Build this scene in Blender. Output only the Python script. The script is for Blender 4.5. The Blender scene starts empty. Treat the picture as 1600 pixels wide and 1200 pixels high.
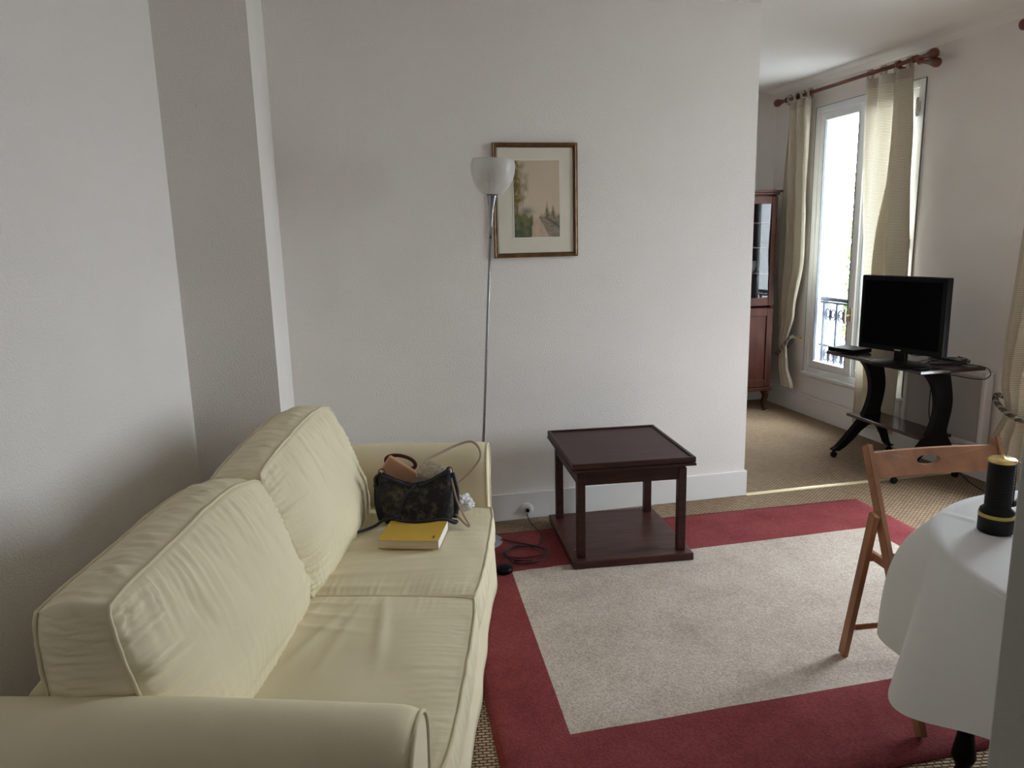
import bpy, bmesh, math, random
from mathutils import Vector, Matrix, noise
from mathutils.bvhtree import BVHTree
PI = math.pi
random.seed(7)
SC = bpy.context.scene
COL = SC.collection

# ------------------------------------------------------------------ camera
F_PX = 1158.644
Mw = [[0.9753480019033659, -0.21937963172012032, -0.023850626185830157],
      [-0.06513096341245402, -0.18291875100863864, -0.9809682401252373],
      [0.21084172449512312, 0.9583388271982848, -0.19269784507393578]]
CAM = Vector((0, 0, 1.5))
cam_d = bpy.data.cameras.new('camera')
cam = bpy.data.objects.new('camera', cam_d)
COL.objects.link(cam)
cam_d.sensor_fit = 'HORIZONTAL'
cam_d.sensor_width = 36.0
cam_d.lens = F_PX / 1600 * 36.0
cam_d.clip_start = 0.02
rx, ry, rz = Vector(Mw[0]), -Vector(Mw[1]), -Vector(Mw[2])
mw = Matrix((rx, ry, rz)).transposed().to_4x4()
mw.translation = CAM
cam.matrix_world = mw
SC.camera = cam

# ------------------------------------------------------------------ world, daylight, exposure
SKY_STRENGTH = 11.5
world = bpy.data.worlds.new('overcast_sky')
SC.world = world
world.use_nodes = True
nt = world.node_tree
nt.nodes.clear()
out = nt.nodes.new('ShaderNodeOutputWorld')
bg = nt.nodes.new('ShaderNodeBackground')
tc = nt.nodes.new('ShaderNodeTexCoord')
sep = nt.nodes.new('ShaderNodeSeparateXYZ')
ramp = nt.nodes.new('ShaderNodeValToRGB')
ramp.color_ramp.elements[0].position = 0.0
ramp.color_ramp.elements[0].color = (0.48, 0.50, 0.53, 1)
ramp.color_ramp.elements[1].position = 0.75
ramp.color_ramp.elements[1].color = (0.92, 0.965, 1.0, 1)
bg.inputs['Strength'].default_value = SKY_STRENGTH
nt.links.new(tc.outputs['Generated'], sep.inputs[0])
nt.links.new(sep.outputs['Z'], ramp.inputs[0])
nt.links.new(ramp.outputs[0], bg.inputs['Color'])
nt.links.new(bg.outputs[0], out.inputs[0])
SC.view_settings.view_transform = 'Standard'
SC.view_settings.look = 'None'
SC.view_settings.gamma = 1.0
SC.view_settings.use_curve_mapping = False
SC.view_settings.exposure = 1.84
SC.cycles.max_bounces = 12
SC.cycles.diffuse_bounces = 8
SC.cycles.transmission_bounces = 8
SC.cycles.transparent_max_bounces = 12
SC.cycles.use_denoising = True
SC.cycles.sample_clamp_indirect = 12.0
SC.cycles.caustics_reflective = False
SC.cycles.caustics_refractive = False

XW = 3.69          # inner face of the window wall
YB = 3.733         # picture wall
WIN1 = (4.285, 5.42, 0.36, 2.44)
WIN2 = (2.12, 3.25, 0.36, 2.44)
for (a, b, c, d) in (WIN1, WIN2):
    L = bpy.data.lights.new('sky_portal', 'AREA')
    L.shape = 'RECTANGLE'
    L.size = b - a
    L.size_y = d - c
    L.cycles.is_portal = True
    lo = bpy.data.objects.new('sky_portal', L)
    COL.objects.link(lo)
    lo.location = (XW + 0.12, (a + b) / 2, (c + d) / 2)
    lo.rotation_euler = (PI / 2, 0, PI / 2)

# ------------------------------------------------------------------ helpers
def srgb(r, g, b):
    f = lambda c: (c / 255 / 12.92) if c / 255 <= 0.04045 else ((c / 255 + 0.055) / 1.055) ** 2.4
    return (f(r), f(g), f(b), 1)

def mat(name, col, rough=0.6, metal=0.0, var=0.0, vscale=8.0, bump=0.0, bscale=60.0, coat=0.0,
        spec=0.5, stretch=None, sheen=0.0, bdist=0.01):
    m = bpy.data.materials.new(name)
    m.use_nodes = True
    n = m.node_tree
    p = n.nodes['Principled BSDF']
    p.inputs['Base Color'].default_value = col
    p.inputs['Roughness'].default_value = rough
    p.inputs['Metallic'].default_value = metal
    p.inputs['Specular IOR Level'].default_value = spec
    p.inputs['Coat Weight'].default_value = coat
    p.inputs['Sheen Weight'].default_value = sheen
    t = n.nodes.new('ShaderNodeTexCoord')
    mp = n.nodes.new('ShaderNodeMapping')
    n.links.new(t.outputs['Object'], mp.inputs[0])
    if stretch:
        mp.inputs['Scale'].default_value = stretch
    if var:
        nz = n.nodes.new('ShaderNodeTexNoise')
        nz.inputs['Scale'].default_value = vscale
        nz.inputs['Detail'].default_value = 6
        n.links.new(mp.outputs[0], nz.inputs[0])
        r = n.nodes.new('ShaderNodeValToRGB')
        r.color_ramp.elements[0].position = 0.3
        r.color_ramp.elements[1].position = 0.7
        r.color_ramp.elements[0].color = tuple(c * (1 - var) for c in col[:3]) + (1,)
        r.color_ramp.elements[1].color = tuple(min(1, c * (1 + var)) for c in col[:3]) + (1,)
        n.links.new(nz.outputs[0], r.inputs[0])
        n.links.new(r.outputs[0], p.inputs['Base Color'])
    if bump:
        nb = n.nodes.new('ShaderNodeTexNoise')
        nb.inputs['Scale'].default_value = bscale
        nb.inputs['Detail'].default_value = 4
        n.links.new(mp.outputs[0], nb.inputs[0])
        b = n.nodes.new('ShaderNodeBump')
        b.inputs['Strength'].default_value = bump
        b.inputs['Distance'].default_value = bdist
        n.links.new(nb.outputs[0], b.inputs['Height'])
        n.links.new(b.outputs[0], p.inputs['Normal'])
    return m

def N(): return bmesh.new()

def a_box(bm, p0, p1, bev=0.0, seg=2):
    x0, y0, z0 = (min(a, b) for a, b in zip(p0, p1))
    x1, y1, z1 = (max(a, b) for a, b in zip(p0, p1))
    v = [bm.verts.new(c) for c in ((x0, y0, z0), (x1, y0, z0), (x1, y1, z0), (x0, y1, z0),
                                   (x0, y0, z1), (x1, y0, z1), (x1, y1, z1), (x0, y1, z1))]
    fs = [bm.faces.new([v[i] for i in q]) for q in
          ((0, 3, 2, 1), (4, 5, 6, 7), (0, 1, 5, 4), (1, 2, 6, 5), (2, 3, 7, 6), (3, 0, 4, 7))]
    if bev > 0:
        es = list({e for f in fs for e in f.edges})
        bmesh.ops.bevel(bm, geom=es, offset=bev, segments=seg, affect='EDGES', profile=0.5)
    return bm

def a_beam(bm, a, b, w, d, up=(0, 0, 1), bev=0.0):
    """bar of w x d section from a to b"""
    a, b = Vector(a), Vector(b)
    ax = (b - a).normalized()
    s = ax.cross(Vector(up))
    if s.length < 1e-4:
        s = Vector((1, 0, 0))
    s.normalize()
    t = s.cross(ax).normalized()
    v = []
    for p in (a, b):
        for i, j in ((-1, -1), (1, -1), (1, 1), (-1, 1)):
            v.append(bm.verts.new(p + s * i * w / 2 + t * j * d / 2))
    fs = [bm.faces.new([v[i] for i in q]) for q in
          ((3, 2, 1, 0), (4, 5, 6, 7), (0, 1, 5, 4), (1, 2, 6, 5), (2, 3, 7, 6), (3, 0, 4, 7))]
    if bev > 0:
        es = list({e for f in fs for e in f.edges})
        bmesh.ops.bevel(bm, geom=es, offset=bev, segments=2, affect='EDGES')
    return bm

def a_tube(bm, pts, r, n=10, closed=False, flat=None):
    """tube along points; r number or list; flat=(w,h) gives an elliptical strap"""
    pts = [Vector(p) for p in pts]
    m = len(pts)
    rs = r if isinstance(r, (list, tuple)) else [r] * m
    rings = []
    prev = None
    for i, p in enumerate(pts):
        if closed:
            t = (pts[(i + 1) % m] - pts[i - 1]).normalized()
        else:
            t = (pts[min(i + 1, m - 1)] - pts[max(i - 1, 0)]).normalized()
        if prev is None:
            s = t.cross(Vector((0, 0, 1)))
            if s.length < 1e-3:
                s = t.cross(Vector((1, 0, 0)))
            s.normalize()
        else:
            s = (prev - t * prev.dot(t))
            if s.length < 1e-5:
                s = t.cross(Vector((0, 0, 1)))
            s.normalize()
        prev = s
        q = t.cross(s)
        ring = []
        for k in range(n):
            a = 2 * PI * k / n
            rw, rh = (rs[i], rs[i]) if flat is None else (flat[0], flat[1])
            ring.append(bm.verts.new(p + s * math.cos(a) * rw + q * math.sin(a) * rh))
        rings.append(ring)
    cnt = m if closed else m - 1
    for i in range(cnt):
        A, B = rings[i], rings[(i + 1) % m]
        for k in range(n):
            f = bm.faces.new((A[k], A[(k + 1) % n], B[(k + 1) % n], B[k]))
            f.smooth = True
    if not closed:
        bm.faces.new(rings[0][::-1])
        bm.faces.new(rings[-1])
    return bm

def a_lathe(bm, prof, c=(0, 0, 0), n=32, axis='Z', caps=True):
    c = Vector(c)
    rings = []
    for r, h in prof:
        ring = []
        for k in range(n):
            a = 2 * PI * k / n
            if axis == 'Z':
                v = Vector((r * math.cos(a), r * math.sin(a), h))
            elif axis == 'Y':
                v = Vector((r * math.cos(a), h, r * math.sin(a)))
            else:
                v = Vector((h, r * math.cos(a), r * math.sin(a)))
            ring.append(bm.verts.new(c + v))
        rings.append(ring)
    for A, B in zip(rings, rings[1:]):
        for k in range(n):
            f = bm.faces.new((A[k], A[(k + 1) % n], B[(k + 1) % n], B[k]))
            f.smooth = True
    if caps:
        bm.faces.new(rings[0][::-1])
        bm.faces.new(rings[-1])
    return bm

def a_prism(bm, poly, d0, d1, axis='Y', bev=0.0):
    """extrude a 2-D outline; axis Y: (x,z), X: (y,z), Z: (x,y)"""
    def P(a, b, d):
        return {'Y': (a, d, b), 'X': (d, a, b), 'Z': (a, b, d)}[axis]
    A = [bm.verts.new(P(a, b, d0)) for a, b in poly]
    B = [bm.verts.new(P(a, b, d1)) for a, b in poly]
    n = len(poly)
    fa = bm.faces.new(A)
    fb = bm.faces.new(B[::-1])
    for k in range(n):
        bm.faces.new((A[k], B[k], B[(k + 1) % n], A[(k + 1) % n]))
    if bev:
        es = list(set(fa.edges) | set(fb.edges))
        bmesh.ops.bevel(bm, geom=es, offset=bev, segments=2, affect='EDGES')
    return bm

def a_ball(bm, c, r, sc=(1, 1, 1), u=20, v=12):
    M = Matrix.Translation(c) @ Matrix.Diagonal((r * sc[0], r * sc[1], r * sc[2], 1))
    g = bmesh.ops.create_uvsphere(bm, u_segments=u, v_segments=v, radius=1, matrix=M)
    for vv in g['verts']:
        for f in vv.link_faces:
            f.smooth = True
    return bm

def spline(pts, n=8, closed=False):
    pts = [Vector(p) for p in pts]
    m = len(pts)
    o = []
    rng = m if closed else m - 1
    for i in range(rng):
        if closed:
            p0, p1, p2, p3 = pts[i - 1], pts[i], pts[(i + 1) % m], pts[(i + 2) % m]
        else:
            p0, p1, p2, p3 = pts[max(i - 1, 0)], pts[i], pts[i + 1], pts[min(i + 2, m - 1)]
        for k in range(n):
            t = k / n
            o.append(0.5 * ((2 * p1) + (p2 - p0) * t + (2 * p0 - 5 * p1 + 4 * p2 - p3) * t * t
                            + (3 * p1 - p0 - 3 * p2 + p3) * t ** 3))
    if not closed:
        o.append(pts[-1])
    return o

def obj(name, bm, m, parent=None, smooth=None, label=None):
    bmesh.ops.recalc_face_normals(bm, faces=bm.faces)
    me = bpy.data.meshes.new(name)
    bm.to_mesh(me)
    bm.free()
    ms = m if isinstance(m, (list, tuple)) else [m]
    for q in ms:
        me.materials.append(q)
    if smooth is True:
        for p in me.polygons:
            p.use_smooth = True
    o = bpy.data.objects.new(name, me)
    COL.objects.link(o)
    if parent:
        o.parent = parent
    if label:
        o['label'] = label
    return o

def thing(name, label, cat, loc=(0, 0, 0), rz=0.0, group=None):
    o = bpy.data.objects.new(name, None)
    COL.objects.link(o)
    o.empty_display_size = 0.05
    o.location = loc
    o.rotation_euler = (0, 0, rz)
    o['label'] = label
    o['category'] = cat
    if group:
        o['group'] = group
    return o

def tag(o, label, cat, group=None):
    o['label'] = label
    o['category'] = cat
    if group:
        o['group'] = group
    return o

def struct(name, bm, m, parent=None, label=None, cat=None):
    o = obj(name, bm, m, parent)
    if parent is None:
        o['kind'] = 'structure'
    if label:
        o['label'] = label
    if cat:
        o['category'] = cat
    return o

# ------------------------------------------------------------------ materials
M_wall = mat('painted_wall', (0.80, 0.765, 0.735, 1), 0.75, var=0.02, vscale=2.5, bump=0.6, bscale=150, bdist=0.005, spec=0.3)
M_ceil = mat('painted_ceiling', (0.84, 0.82, 0.79, 1), 0.85, var=0.02, vscale=1.5, bump=0.2, bscale=120, bdist=0.003, spec=0.2)
M_trim = mat('white_gloss_paint', (0.78, 0.77, 0.76, 1), 0.4, var=0.02, vscale=6, bump=0.05, bscale=40)
M_upvc = mat('white_window_paint', (0.78, 0.80, 0.82, 1), 0.35)
M_sofa = mat('cream_cotton', (0.76, 0.685, 0.49, 1), 0.9, var=0.03, vscale=5, bump=0.25, bscale=420, bdist=0.0015, spec=0.12)
M_pipe = mat('cream_piping', (0.70, 0.62, 0.44, 1), 0.9, spec=0.15)
M_seam = mat('seam_shadow_line', (0.36, 0.33, 0.24, 1), 0.9, spec=0.1)
M_mahog = mat('dark_mahogany', (0.040, 0.013, 0.011, 1), 0.45, var=0.35, vscale=5, stretch=(1, 12, 12), spec=0.3, bump=0.03, bscale=60)
M_mahog2 = mat('mahogany_lower_shelf', (0.060, 0.020, 0.016, 1), 0.38, var=0.4, vscale=6, stretch=(1, 6, 6), spec=0.3)
M_beech = mat('varnished_beech', (0.33, 0.155, 0.082, 1), 0.5, var=0.25, vscale=5, stretch=(3, 3, 1), spec=0.3, bump=0.05, bscale=50)
M_rod = mat('reddish_wood_rod', (0.15, 0.038, 0.022, 1), 0.35, var=0.2, vscale=10, coat=0.3)
M_cab = mat('cabinet_mahogany', (0.055, 0.017, 0.009, 1), 0.5, var=0.4, vscale=4, stretch=(6, 6, 1), spec=0.15)
M_cabd = mat('cabinet_inside', (0.06, 0.03, 0.02, 1), 0.7)
M_black = mat('black_plastic', (0.003, 0.003, 0.003, 1), 0.45, spec=0.12)
M_screen = mat('black_screen', (0.001, 0.001, 0.001, 1), 0.4, spec=0.03)
M_iron = mat('black_cast_iron', (0.006, 0.006, 0.006, 1), 0.6, bump=0.2, bscale=80, spec=0.2)
M_tdark = mat('trolley_dark_wood', (0.028, 0.013, 0.010, 1), 0.22, var=0.3, vscale=5, stretch=(8, 1, 8), coat=0.3)
M_wire = mat('black_cable', (0.008, 0.008, 0.008, 1), 0.5)
M_chrome = mat('brushed_chrome', (0.30, 0.30, 0.31, 1), 0.25, metal=1.0)
M_steel = mat('grey_lamp_base', (0.42, 0.44, 0.48, 1), 0.35, metal=0.6)
M_brass = mat('brass', (0.75, 0.55, 0.22, 1), 0.25, metal=1.0)
M_palebrass = mat('pale_brass', (0.62, 0.55, 0.40, 1), 0.4, metal=0.5)
M_gold = mat('gilt_wood', (0.15, 0.075, 0.025, 1), 0.35, metal=0.45, var=0.35, vscale=30, bump=0.1, bscale=120)
M_golde = mat('gilt_inner_edge', (0.07, 0.035, 0.015, 1), 0.45, var=0.3, vscale=40)
M_mount = mat('ivory_mount', (0.70, 0.66, 0.56, 1), 0.9, var=0.03, vscale=10)
M_gasket = mat('dark_gasket', (0.05, 0.06, 0.07, 1), 0.6)
M_seal = mat('grey_seam', (0.22, 0.22, 0.22, 1), 0.7)
M_bag = None
M_strapn = mat('navy_strap', (0.010, 0.013, 0.022, 1), 0.5)
M_strapb = mat('beige_strap', (0.50, 0.38, 0.30, 1), 0.6)
M_peach = mat('peach_leather', (0.52, 0.28, 0.17, 1), 0.6, var=0.1, vscale=12)
M_maroon = mat('maroon_frame', (0.07, 0.010, 0.008, 1), 0.35)
M_tissue = mat('white_paper', (0.80, 0.80, 0.80, 1), 0.8, bump=0.6, bscale=25)
M_yellow = mat('yellow_cover', (0.62, 0.40, 0.055, 1), 0.5, var=0.05, vscale=15)
M_mark = mat('cover_print', (0.25, 0.13, 0.08, 1), 0.6)
M_white = mat('cream_paper_white', (0.82, 0.80, 0.76, 1), 0.6)
M_rubber = mat('black_rubber', (0.004, 0.004, 0.004, 1), 0.5, spec=0.2)
M_yplas = mat('yellow_plastic', (0.42, 0.33, 0.05, 1), 0.35)
M_cord = mat('yellow_pink_lanyard', (0.62, 0.42, 0.22, 1), 0.6)
M_ropel = mat('pale_rope_strand', (0.34, 0.30, 0.25, 1), 0.8)
M_rope = mat('grey_twisted_rope', (0.10, 0.085, 0.07, 1), 0.8, var=0.5, vscale=60)
M_radf = mat('radiator_white', (0.62, 0.60, 0.58, 1), 0.4)
M_radp = mat('radiator_panel', (0.36, 0.34, 0.33, 1), 0.3, var=0.03, vscale=4)
M_shut = mat('shutter_white', (0.62, 0.65, 0.68, 1), 0.5)
M_rail = mat('railing_grey', (0.045, 0.055, 0.075, 1), 0.5)
M_bark = mat('tree_bark', (0.10, 0.085, 0.075, 1), 0.9)
M_leaf = mat('spring_leaves', (0.12, 0.17, 0.05, 1), 0.7, var=0.4, vscale=3)
M_street = mat('street_ground', (0.20, 0.20, 0.20, 1), 0.9, var=0.1, vscale=0.5)
M_strike = mat('strike_plate_dark', (0.06, 0.055, 0.05, 1), 0.4, metal=0.5)
M_door = mat('door_frame_paint', (0.50, 0.51, 0.48, 1), 0.5, bump=0.15, bscale=150, bdist=0.003)

# paper edges of the book
M_pages = mat('book_pages', (0.62, 0.52, 0.42, 1), 0.85, var=0.12, vscale=30, stretch=(0.3, 0.3, 12))

# window glass
M_glass = bpy.data.materials.new('window_glass')
M_glass.use_nodes = True
n = M_glass.node_tree
n.nodes.clear()
o_ = n.nodes.new('ShaderNodeOutputMaterial')
t_ = n.nodes.new('ShaderNodeBsdfTransparent')
t_.inputs[0].default_value = (0.93, 0.96, 0.97, 1)
g_ = n.nodes.new('ShaderNodeBsdfGlossy')
g_.inputs['Roughness'].default_value = 0.02
f_ = n.nodes.new('ShaderNodeFresnel')
f_.inputs[0].default_value = 1.45
mx = n.nodes.new('ShaderNodeMixShader')
ge_ = n.nodes.new('ShaderNodeNewGeometry')
ff_ = n.nodes.new('ShaderNodeMath')
ff_.operation = 'SUBTRACT'
ff_.inputs[0].default_value = 1
n.links.new(ge_.outputs['Backfacing'], ff_.inputs[1])
fm_ = n.nodes.new('ShaderNodeMath')
fm_.operation = 'MULTIPLY'
n.links.new(f_.outputs[0], fm_.inputs[0])
n.links.new(ff_.outputs[0], fm_.inputs[1])
n.links.new(fm_.outputs[0], mx.inputs[0])
n.links.new(t_.outputs[0], mx.inputs[1])
n.links.new(g_.outputs[0], mx.inputs[2])
n.links.new(mx.outputs[0], o_.inputs[0])

# frosted lamp shade
M_frost = bpy.data.materials.new('frosted_glass')
M_frost.use_nodes = True
n = M_frost.node_tree
p = n.nodes['Principled BSDF']
p.inputs['Roughness'].default_value = 0.35
tcs = n.nodes.new('ShaderNodeTexCoord')
nzs = n.nodes.new('ShaderNodeTexNoise')
nzs.inputs['Scale'].default_value = 14
nzs.inputs['Detail'].default_value = 5
n.links.new(tcs.outputs['Object'], nzs.inputs[0])
rs_ = n.nodes.new('ShaderNodeValToRGB')
rs_.color_ramp.elements[0].position = 0.35
rs_.color_ramp.elements[0].color = (0.68, 0.66, 0.62, 1)
rs_.color_ramp.elements[1].position = 0.65
rs_.color_ramp.elements[1].color = (0.86, 0.85, 0.82, 1)
n.links.new(nzs.outputs[0], rs_.inputs[0])
n.links.new(rs_.outputs[0], p.inputs['Base Color'])
o_ = n.nodes['Material Output']
tl = n.nodes.new('ShaderNodeBsdfTranslucent')
tl.inputs[0].default_value = (0.85, 0.85, 0.84, 1)
mx = n.nodes.new('ShaderNodeMixShader')
mx.inputs[0].default_value = 0.4
n.links.new(p.outputs[0], mx.inputs[1])
n.links.new(tl.outputs[0], mx.inputs[2])
n.links.new(mx.outputs[0], o_.inputs[0])

# cloths: cotton tablecloth and ribbed curtain, both let some light through
def cloth_mat(name, col, trans, tcol, ribs=0.0, transp=0.0, bscale=350):
    m = bpy.data.materials.new(name)
    m.use_nodes = True
    n = m.node_tree
    p = n.nodes['Principled BSDF']
    p.inputs['Base Color'].default_value = col
    p.inputs['Roughness'].default_value = 0.9
    p.inputs['Specular IOR Level'].default_value = 0.1
    o = n.nodes['Material Output']
    tl = n.nodes.new('ShaderNodeBsdfTranslucent')
    tl.inputs[0].default_value = tcol
    mx = n.nodes.new('ShaderNodeMixShader')
    mx.inputs[0].default_value = trans
    n.links.new(p.outputs[0], mx.inputs[1])
    n.links.new(tl.outputs[0], mx.inputs[2])
    n.links.new(mx.outputs[0], o.inputs[0])
    t = n.nodes.new('ShaderNodeTexCoord')
    if ribs:
        w = n.nodes.new('ShaderNodeTexWave')
        w.bands_direction = 'Z'
        w.inputs['Scale'].default_value = ribs
        w.inputs['Distortion'].default_value = 0.4
        n.links.new(t.outputs['Object'], w.inputs[0])
        r = n.nodes.new('ShaderNodeValToRGB')
        r.color_ramp.elements[0].color = tuple(c * 0.55 for c in col[:3]) + (1,)
        r.color_ramp.elements[1].color = tuple(min(1, c * 1.1) for c in col[:3]) + (1,)
        n.links.new(w.outputs[0], r.inputs[0])
        n.links.new(r.outputs[0], p.inputs['Base Color'])
        r2 = n.nodes.new('ShaderNodeValToRGB')
        r2.color_ramp.elements[0].color = tuple(c * 0.5 for c in tcol[:3]) + (1,)
        r2.color_ramp.elements[1].color = tcol
        n.links.new(w.outputs[0], r2.inputs[0])
        n.links.new(r2.outputs[0], tl.inputs[0])
        b = n.nodes.new('ShaderNodeBump')
        b.inputs['Strength'].default_value = 0.4
        b.inputs['Distance'].default_value = 0.003
        n.links.new(w.outputs[0], b.inputs['Height'])
        n.links.new(b.outputs[0], p.inputs['Normal'])
    else:
        nz = n.nodes.new('ShaderNodeTexNoise')
        nz.inputs['Scale'].default_value = bscale
        n.links.new(t.outputs['Object'], nz.inputs[0])
        b = n.nodes.new('ShaderNodeBump')
        b.inputs['Strength'].default_value = 0.2
        b.inputs['Distance'].default_value = 0.002
        n.links.new(nz.outputs[0], b.inputs['Height'])
        n.links.new(b.outputs[0], p.inputs['Normal'])
    return m
M_cloth = cloth_mat('white_cotton_cloth', (0.78, 0.78, 0.79, 1), 0.12, (0.8, 0.8, 0.8, 1))
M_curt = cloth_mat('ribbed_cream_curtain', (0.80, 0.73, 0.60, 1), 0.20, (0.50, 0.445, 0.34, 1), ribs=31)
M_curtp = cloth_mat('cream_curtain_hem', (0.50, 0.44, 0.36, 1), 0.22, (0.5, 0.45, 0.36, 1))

# woven sisal carpet
M_sisal = bpy.data.materials.new('woven_sisal')
M_sisal.use_nodes = True
n = M_sisal.node_tree
p = n.nodes['Principled BSDF']
p.inputs['Roughness'].default_value = 0.85
p.inputs['Specular IOR Level'].default_value = 0.25
t = n.nodes.new('ShaderNodeTexCoord')
mp = n.nodes.new('ShaderNodeMapping')
mp.inputs['Rotation'].default_value = (0, 0, math.radians(8))
n.links.new(t.outputs['Object'], mp.inputs[0])
br = n.nodes.new('ShaderNodeTexBrick')
br.offset = 0.5
br.inputs['Scale'].default_value = 1.0
br.inputs['Brick Width'].default_value = 0.024
br.inputs['Row Height'].default_value = 0.0125
br.inputs['Mortar Size'].default_value = 0.0042
br.inputs['Mortar Smooth'].default_value = 1.0
br.inputs['Color1'].default_value = (0.56, 0.41, 0.27, 1)
br.inputs['Color2'].default_value = (0.44, 0.31, 0.195, 1)
br.inputs['Mortar'].default_value = (0.085, 0.045, 0.025, 1)
n.links.new(mp.outputs[0], br.inputs[0])
nz = n.nodes.new('ShaderNodeTexNoise')
nz.inputs['Scale'].default_value = 2.2
nz.inputs['Detail'].default_value = 5
n.links.new(t.outputs['Object'], nz.inputs[0])
rr = n.nodes.new('ShaderNodeValToRGB')
rr.color_ramp.elements[0].position = 0.3
rr.color_ramp.elements[0].color = (0.80, 0.79, 0.78, 1)
rr.color_ramp.elements[1].position = 0.7
rr.color_ramp.elements[1].color = (1, 1, 1, 1)
n.links.new(nz.outputs[0], rr.inputs[0])
ml = n.nodes.new('ShaderNodeMix')
ml.data_type = 'RGBA'
ml.blend_type = 'MULTIPLY'
ml.inputs['Factor'].default_value = 1
n.links.new(br.outputs['Color'], ml.inputs['A'])
n.links.new(rr.outputs[0], ml.inputs['B'])
n.links.new(ml.outputs['Result'], p.inputs['Base Color'])
iv = n.nodes.new('ShaderNodeMath')
iv.operation = 'SUBTRACT'
iv.inputs[0].default_value = 1
n.links.new(br.outputs['Fac'], iv.inputs[1])
b = n.nodes.new('ShaderNodeBump')
b.inputs['Strength'].default_value = 0.8
b.inputs['Distance'].default_value = 0.006
n.links.new(iv.outputs[0], b.inputs['Height'])
n.links.new(b.outputs[0], p.inputs['Normal'])

def rug_mat(name, c0, c1, c2, fine):
    m = bpy.data.materials.new(name)
    m.use_nodes = True
    n = m.node_tree
    p = n.nodes['Principled BSDF']
    p.inputs['Roughness'].default_value = 0.95
    p.inputs['Specular IOR Level'].default_value = 0.1
    p.inputs['Sheen Weight'].default_value = 0.0
    t = n.nodes.new('ShaderNodeTexCoord')
    a = n.nodes.new('ShaderNodeTexNoise')
    a.inputs['Scale'].default_value = 3.5
    a.inputs['Detail'].default_value = 8
    a.inputs['Roughness'].default_value = 0.72
    n.links.new(t.outputs['Object'], a.inputs[0])
    r = n.nodes.new('ShaderNodeValToRGB')
    r.color_ramp.elements[0].position = 0.30
    r.color_ramp.elements[0].color = c0
    r.color_ramp.elements[1].position = 0.62
    r.color_ramp.elements[1].color = c2
    e = r.color_ramp.elements.new(0.46)
    e.color = c1
    n.links.new(a.outputs[0], r.inputs[0])
    f = n.nodes.new('ShaderNodeTexNoise')
    f.inputs['Scale'].default_value = 130
    f.inputs['Detail'].default_value = 3
    n.links.new(t.outputs['Object'], f.inputs[0])
    r2 = n.nodes.new('ShaderNodeValToRGB')
    r2.color_ramp.elements[0].position = 0.32
    r2.color_ramp.elements[0].color = (1 - fine, 1 - fine, 1 - fine, 1)
    r2.color_ramp.elements[1].position = 0.68
    r2.color_ramp.elements[1].color = (1, 1, 1, 1)
    n.links.new(f.outputs[0], r2.inputs[0])
    x = n.nodes.new('ShaderNodeMix')
    x.data_type = 'RGBA'
    x.blend_type = 'MULTIPLY'
    x.inputs['Factor'].default_value = 1
    n.links.new(r.outputs[0], x.inputs['A'])
    n.links.new(r2.outputs[0], x.inputs['B'])
    n.links.new(x.outputs['Result'], p.inputs['Base Color'])
    b = n.nodes.new('ShaderNodeBump')
    b.inputs['Strength'].default_value = 0.6
    b.inputs['Distance'].default_value = 0.004
    n.links.new(f.outputs[0], b.inputs['Height'])
    n.links.new(b.outputs[0], p.inputs['Normal'])
    return m
M_rugc = rug_mat('rug_beige_pile', (0.44, 0.37, 0.315, 1), (0.54, 0.46, 0.395, 1), (0.60, 0.52, 0.45, 1), 0.35)
M_rugr = rug_mat('rug_red_pile', (0.185, 0.036, 0.040, 1), (0.24, 0.050, 0.054, 1), (0.27, 0.062, 0.066, 1), 0.3)

# black jacquard of the handbag
M_bag = bpy.data.materials.new('black_brocade')
M_bag.use_nodes = True
n = M_bag.node_tree
p = n.nodes['Principled BSDF']
p.inputs['Roughness'].default_value = 0.7
t = n.nodes.new('ShaderNodeTexCoord')
a = n.nodes.new('ShaderNodeTexNoise')
a.inputs['Scale'].default_value = 26
a.inputs['Detail'].default_value = 7
a.inputs['Roughness'].default_value = 0.8
n.links.new(t.outputs['Object'], a.inputs[0])
r = n.nodes.new('ShaderNodeValToRGB')
r.color_ramp.elements[0].position = 0.48
r.color_ramp.elements[0].color = (0.005, 0.005, 0.006, 1)
r.color_ramp.elements[1].position = 0.74
r.color_ramp.elements[1].color = (0.17, 0.14, 0.10, 1)
n.links.new(a.outputs[0], r.inputs[0])
n.links.new(r.outputs[0], p.inputs['Base Color'])

# ------------------------------------------------------------------ room shell
H = 2.66
bm = N()
a_box(bm, (-2.2, -1.6, -0.06), (4.25, 6.35, 0))
struct('floor', bm, M_sisal)
bm = N()
a_box(bm, (-2.2, -1.6, H), (4.25, 6.35, H + 0.1))
struct('ceiling', bm, M_ceil)
# shallow cove along the window wall
bm = N()
a_prism(bm, [(XW, H), (XW, H - 0.05), (XW - 0.012, H - 0.046), (XW - 0.05, H - 0.018), (XW - 0.10, H - 0.004), (XW - 0.13, H)], 0.55, 6.0, 'Y')
struct('trim_1', bm, M_ceil)

# picture wall with the free end on the right
bm = N()
a_box(bm, (-0.9, YB, 0), (2.187, YB + 0.15, H))
struct('wall_back', bm, M_wall)
bm = N()
a_box(bm, (-0.285, YB - 0.014, 0), (2.190, YB, 0.150), 0.004)
a_box(bm, (2.187, YB - 0.014, 0), (2.199, YB + 0.16, 0.150), 0.004)
struct('baseboard_back', bm, M_trim)
# pier between sofa wall and picture wall
bm = N()
a_box(bm, (-1.2, 3.02, 0), (-0.283, YB, H))
struct('wall_pier', bm, M_wall)
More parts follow.
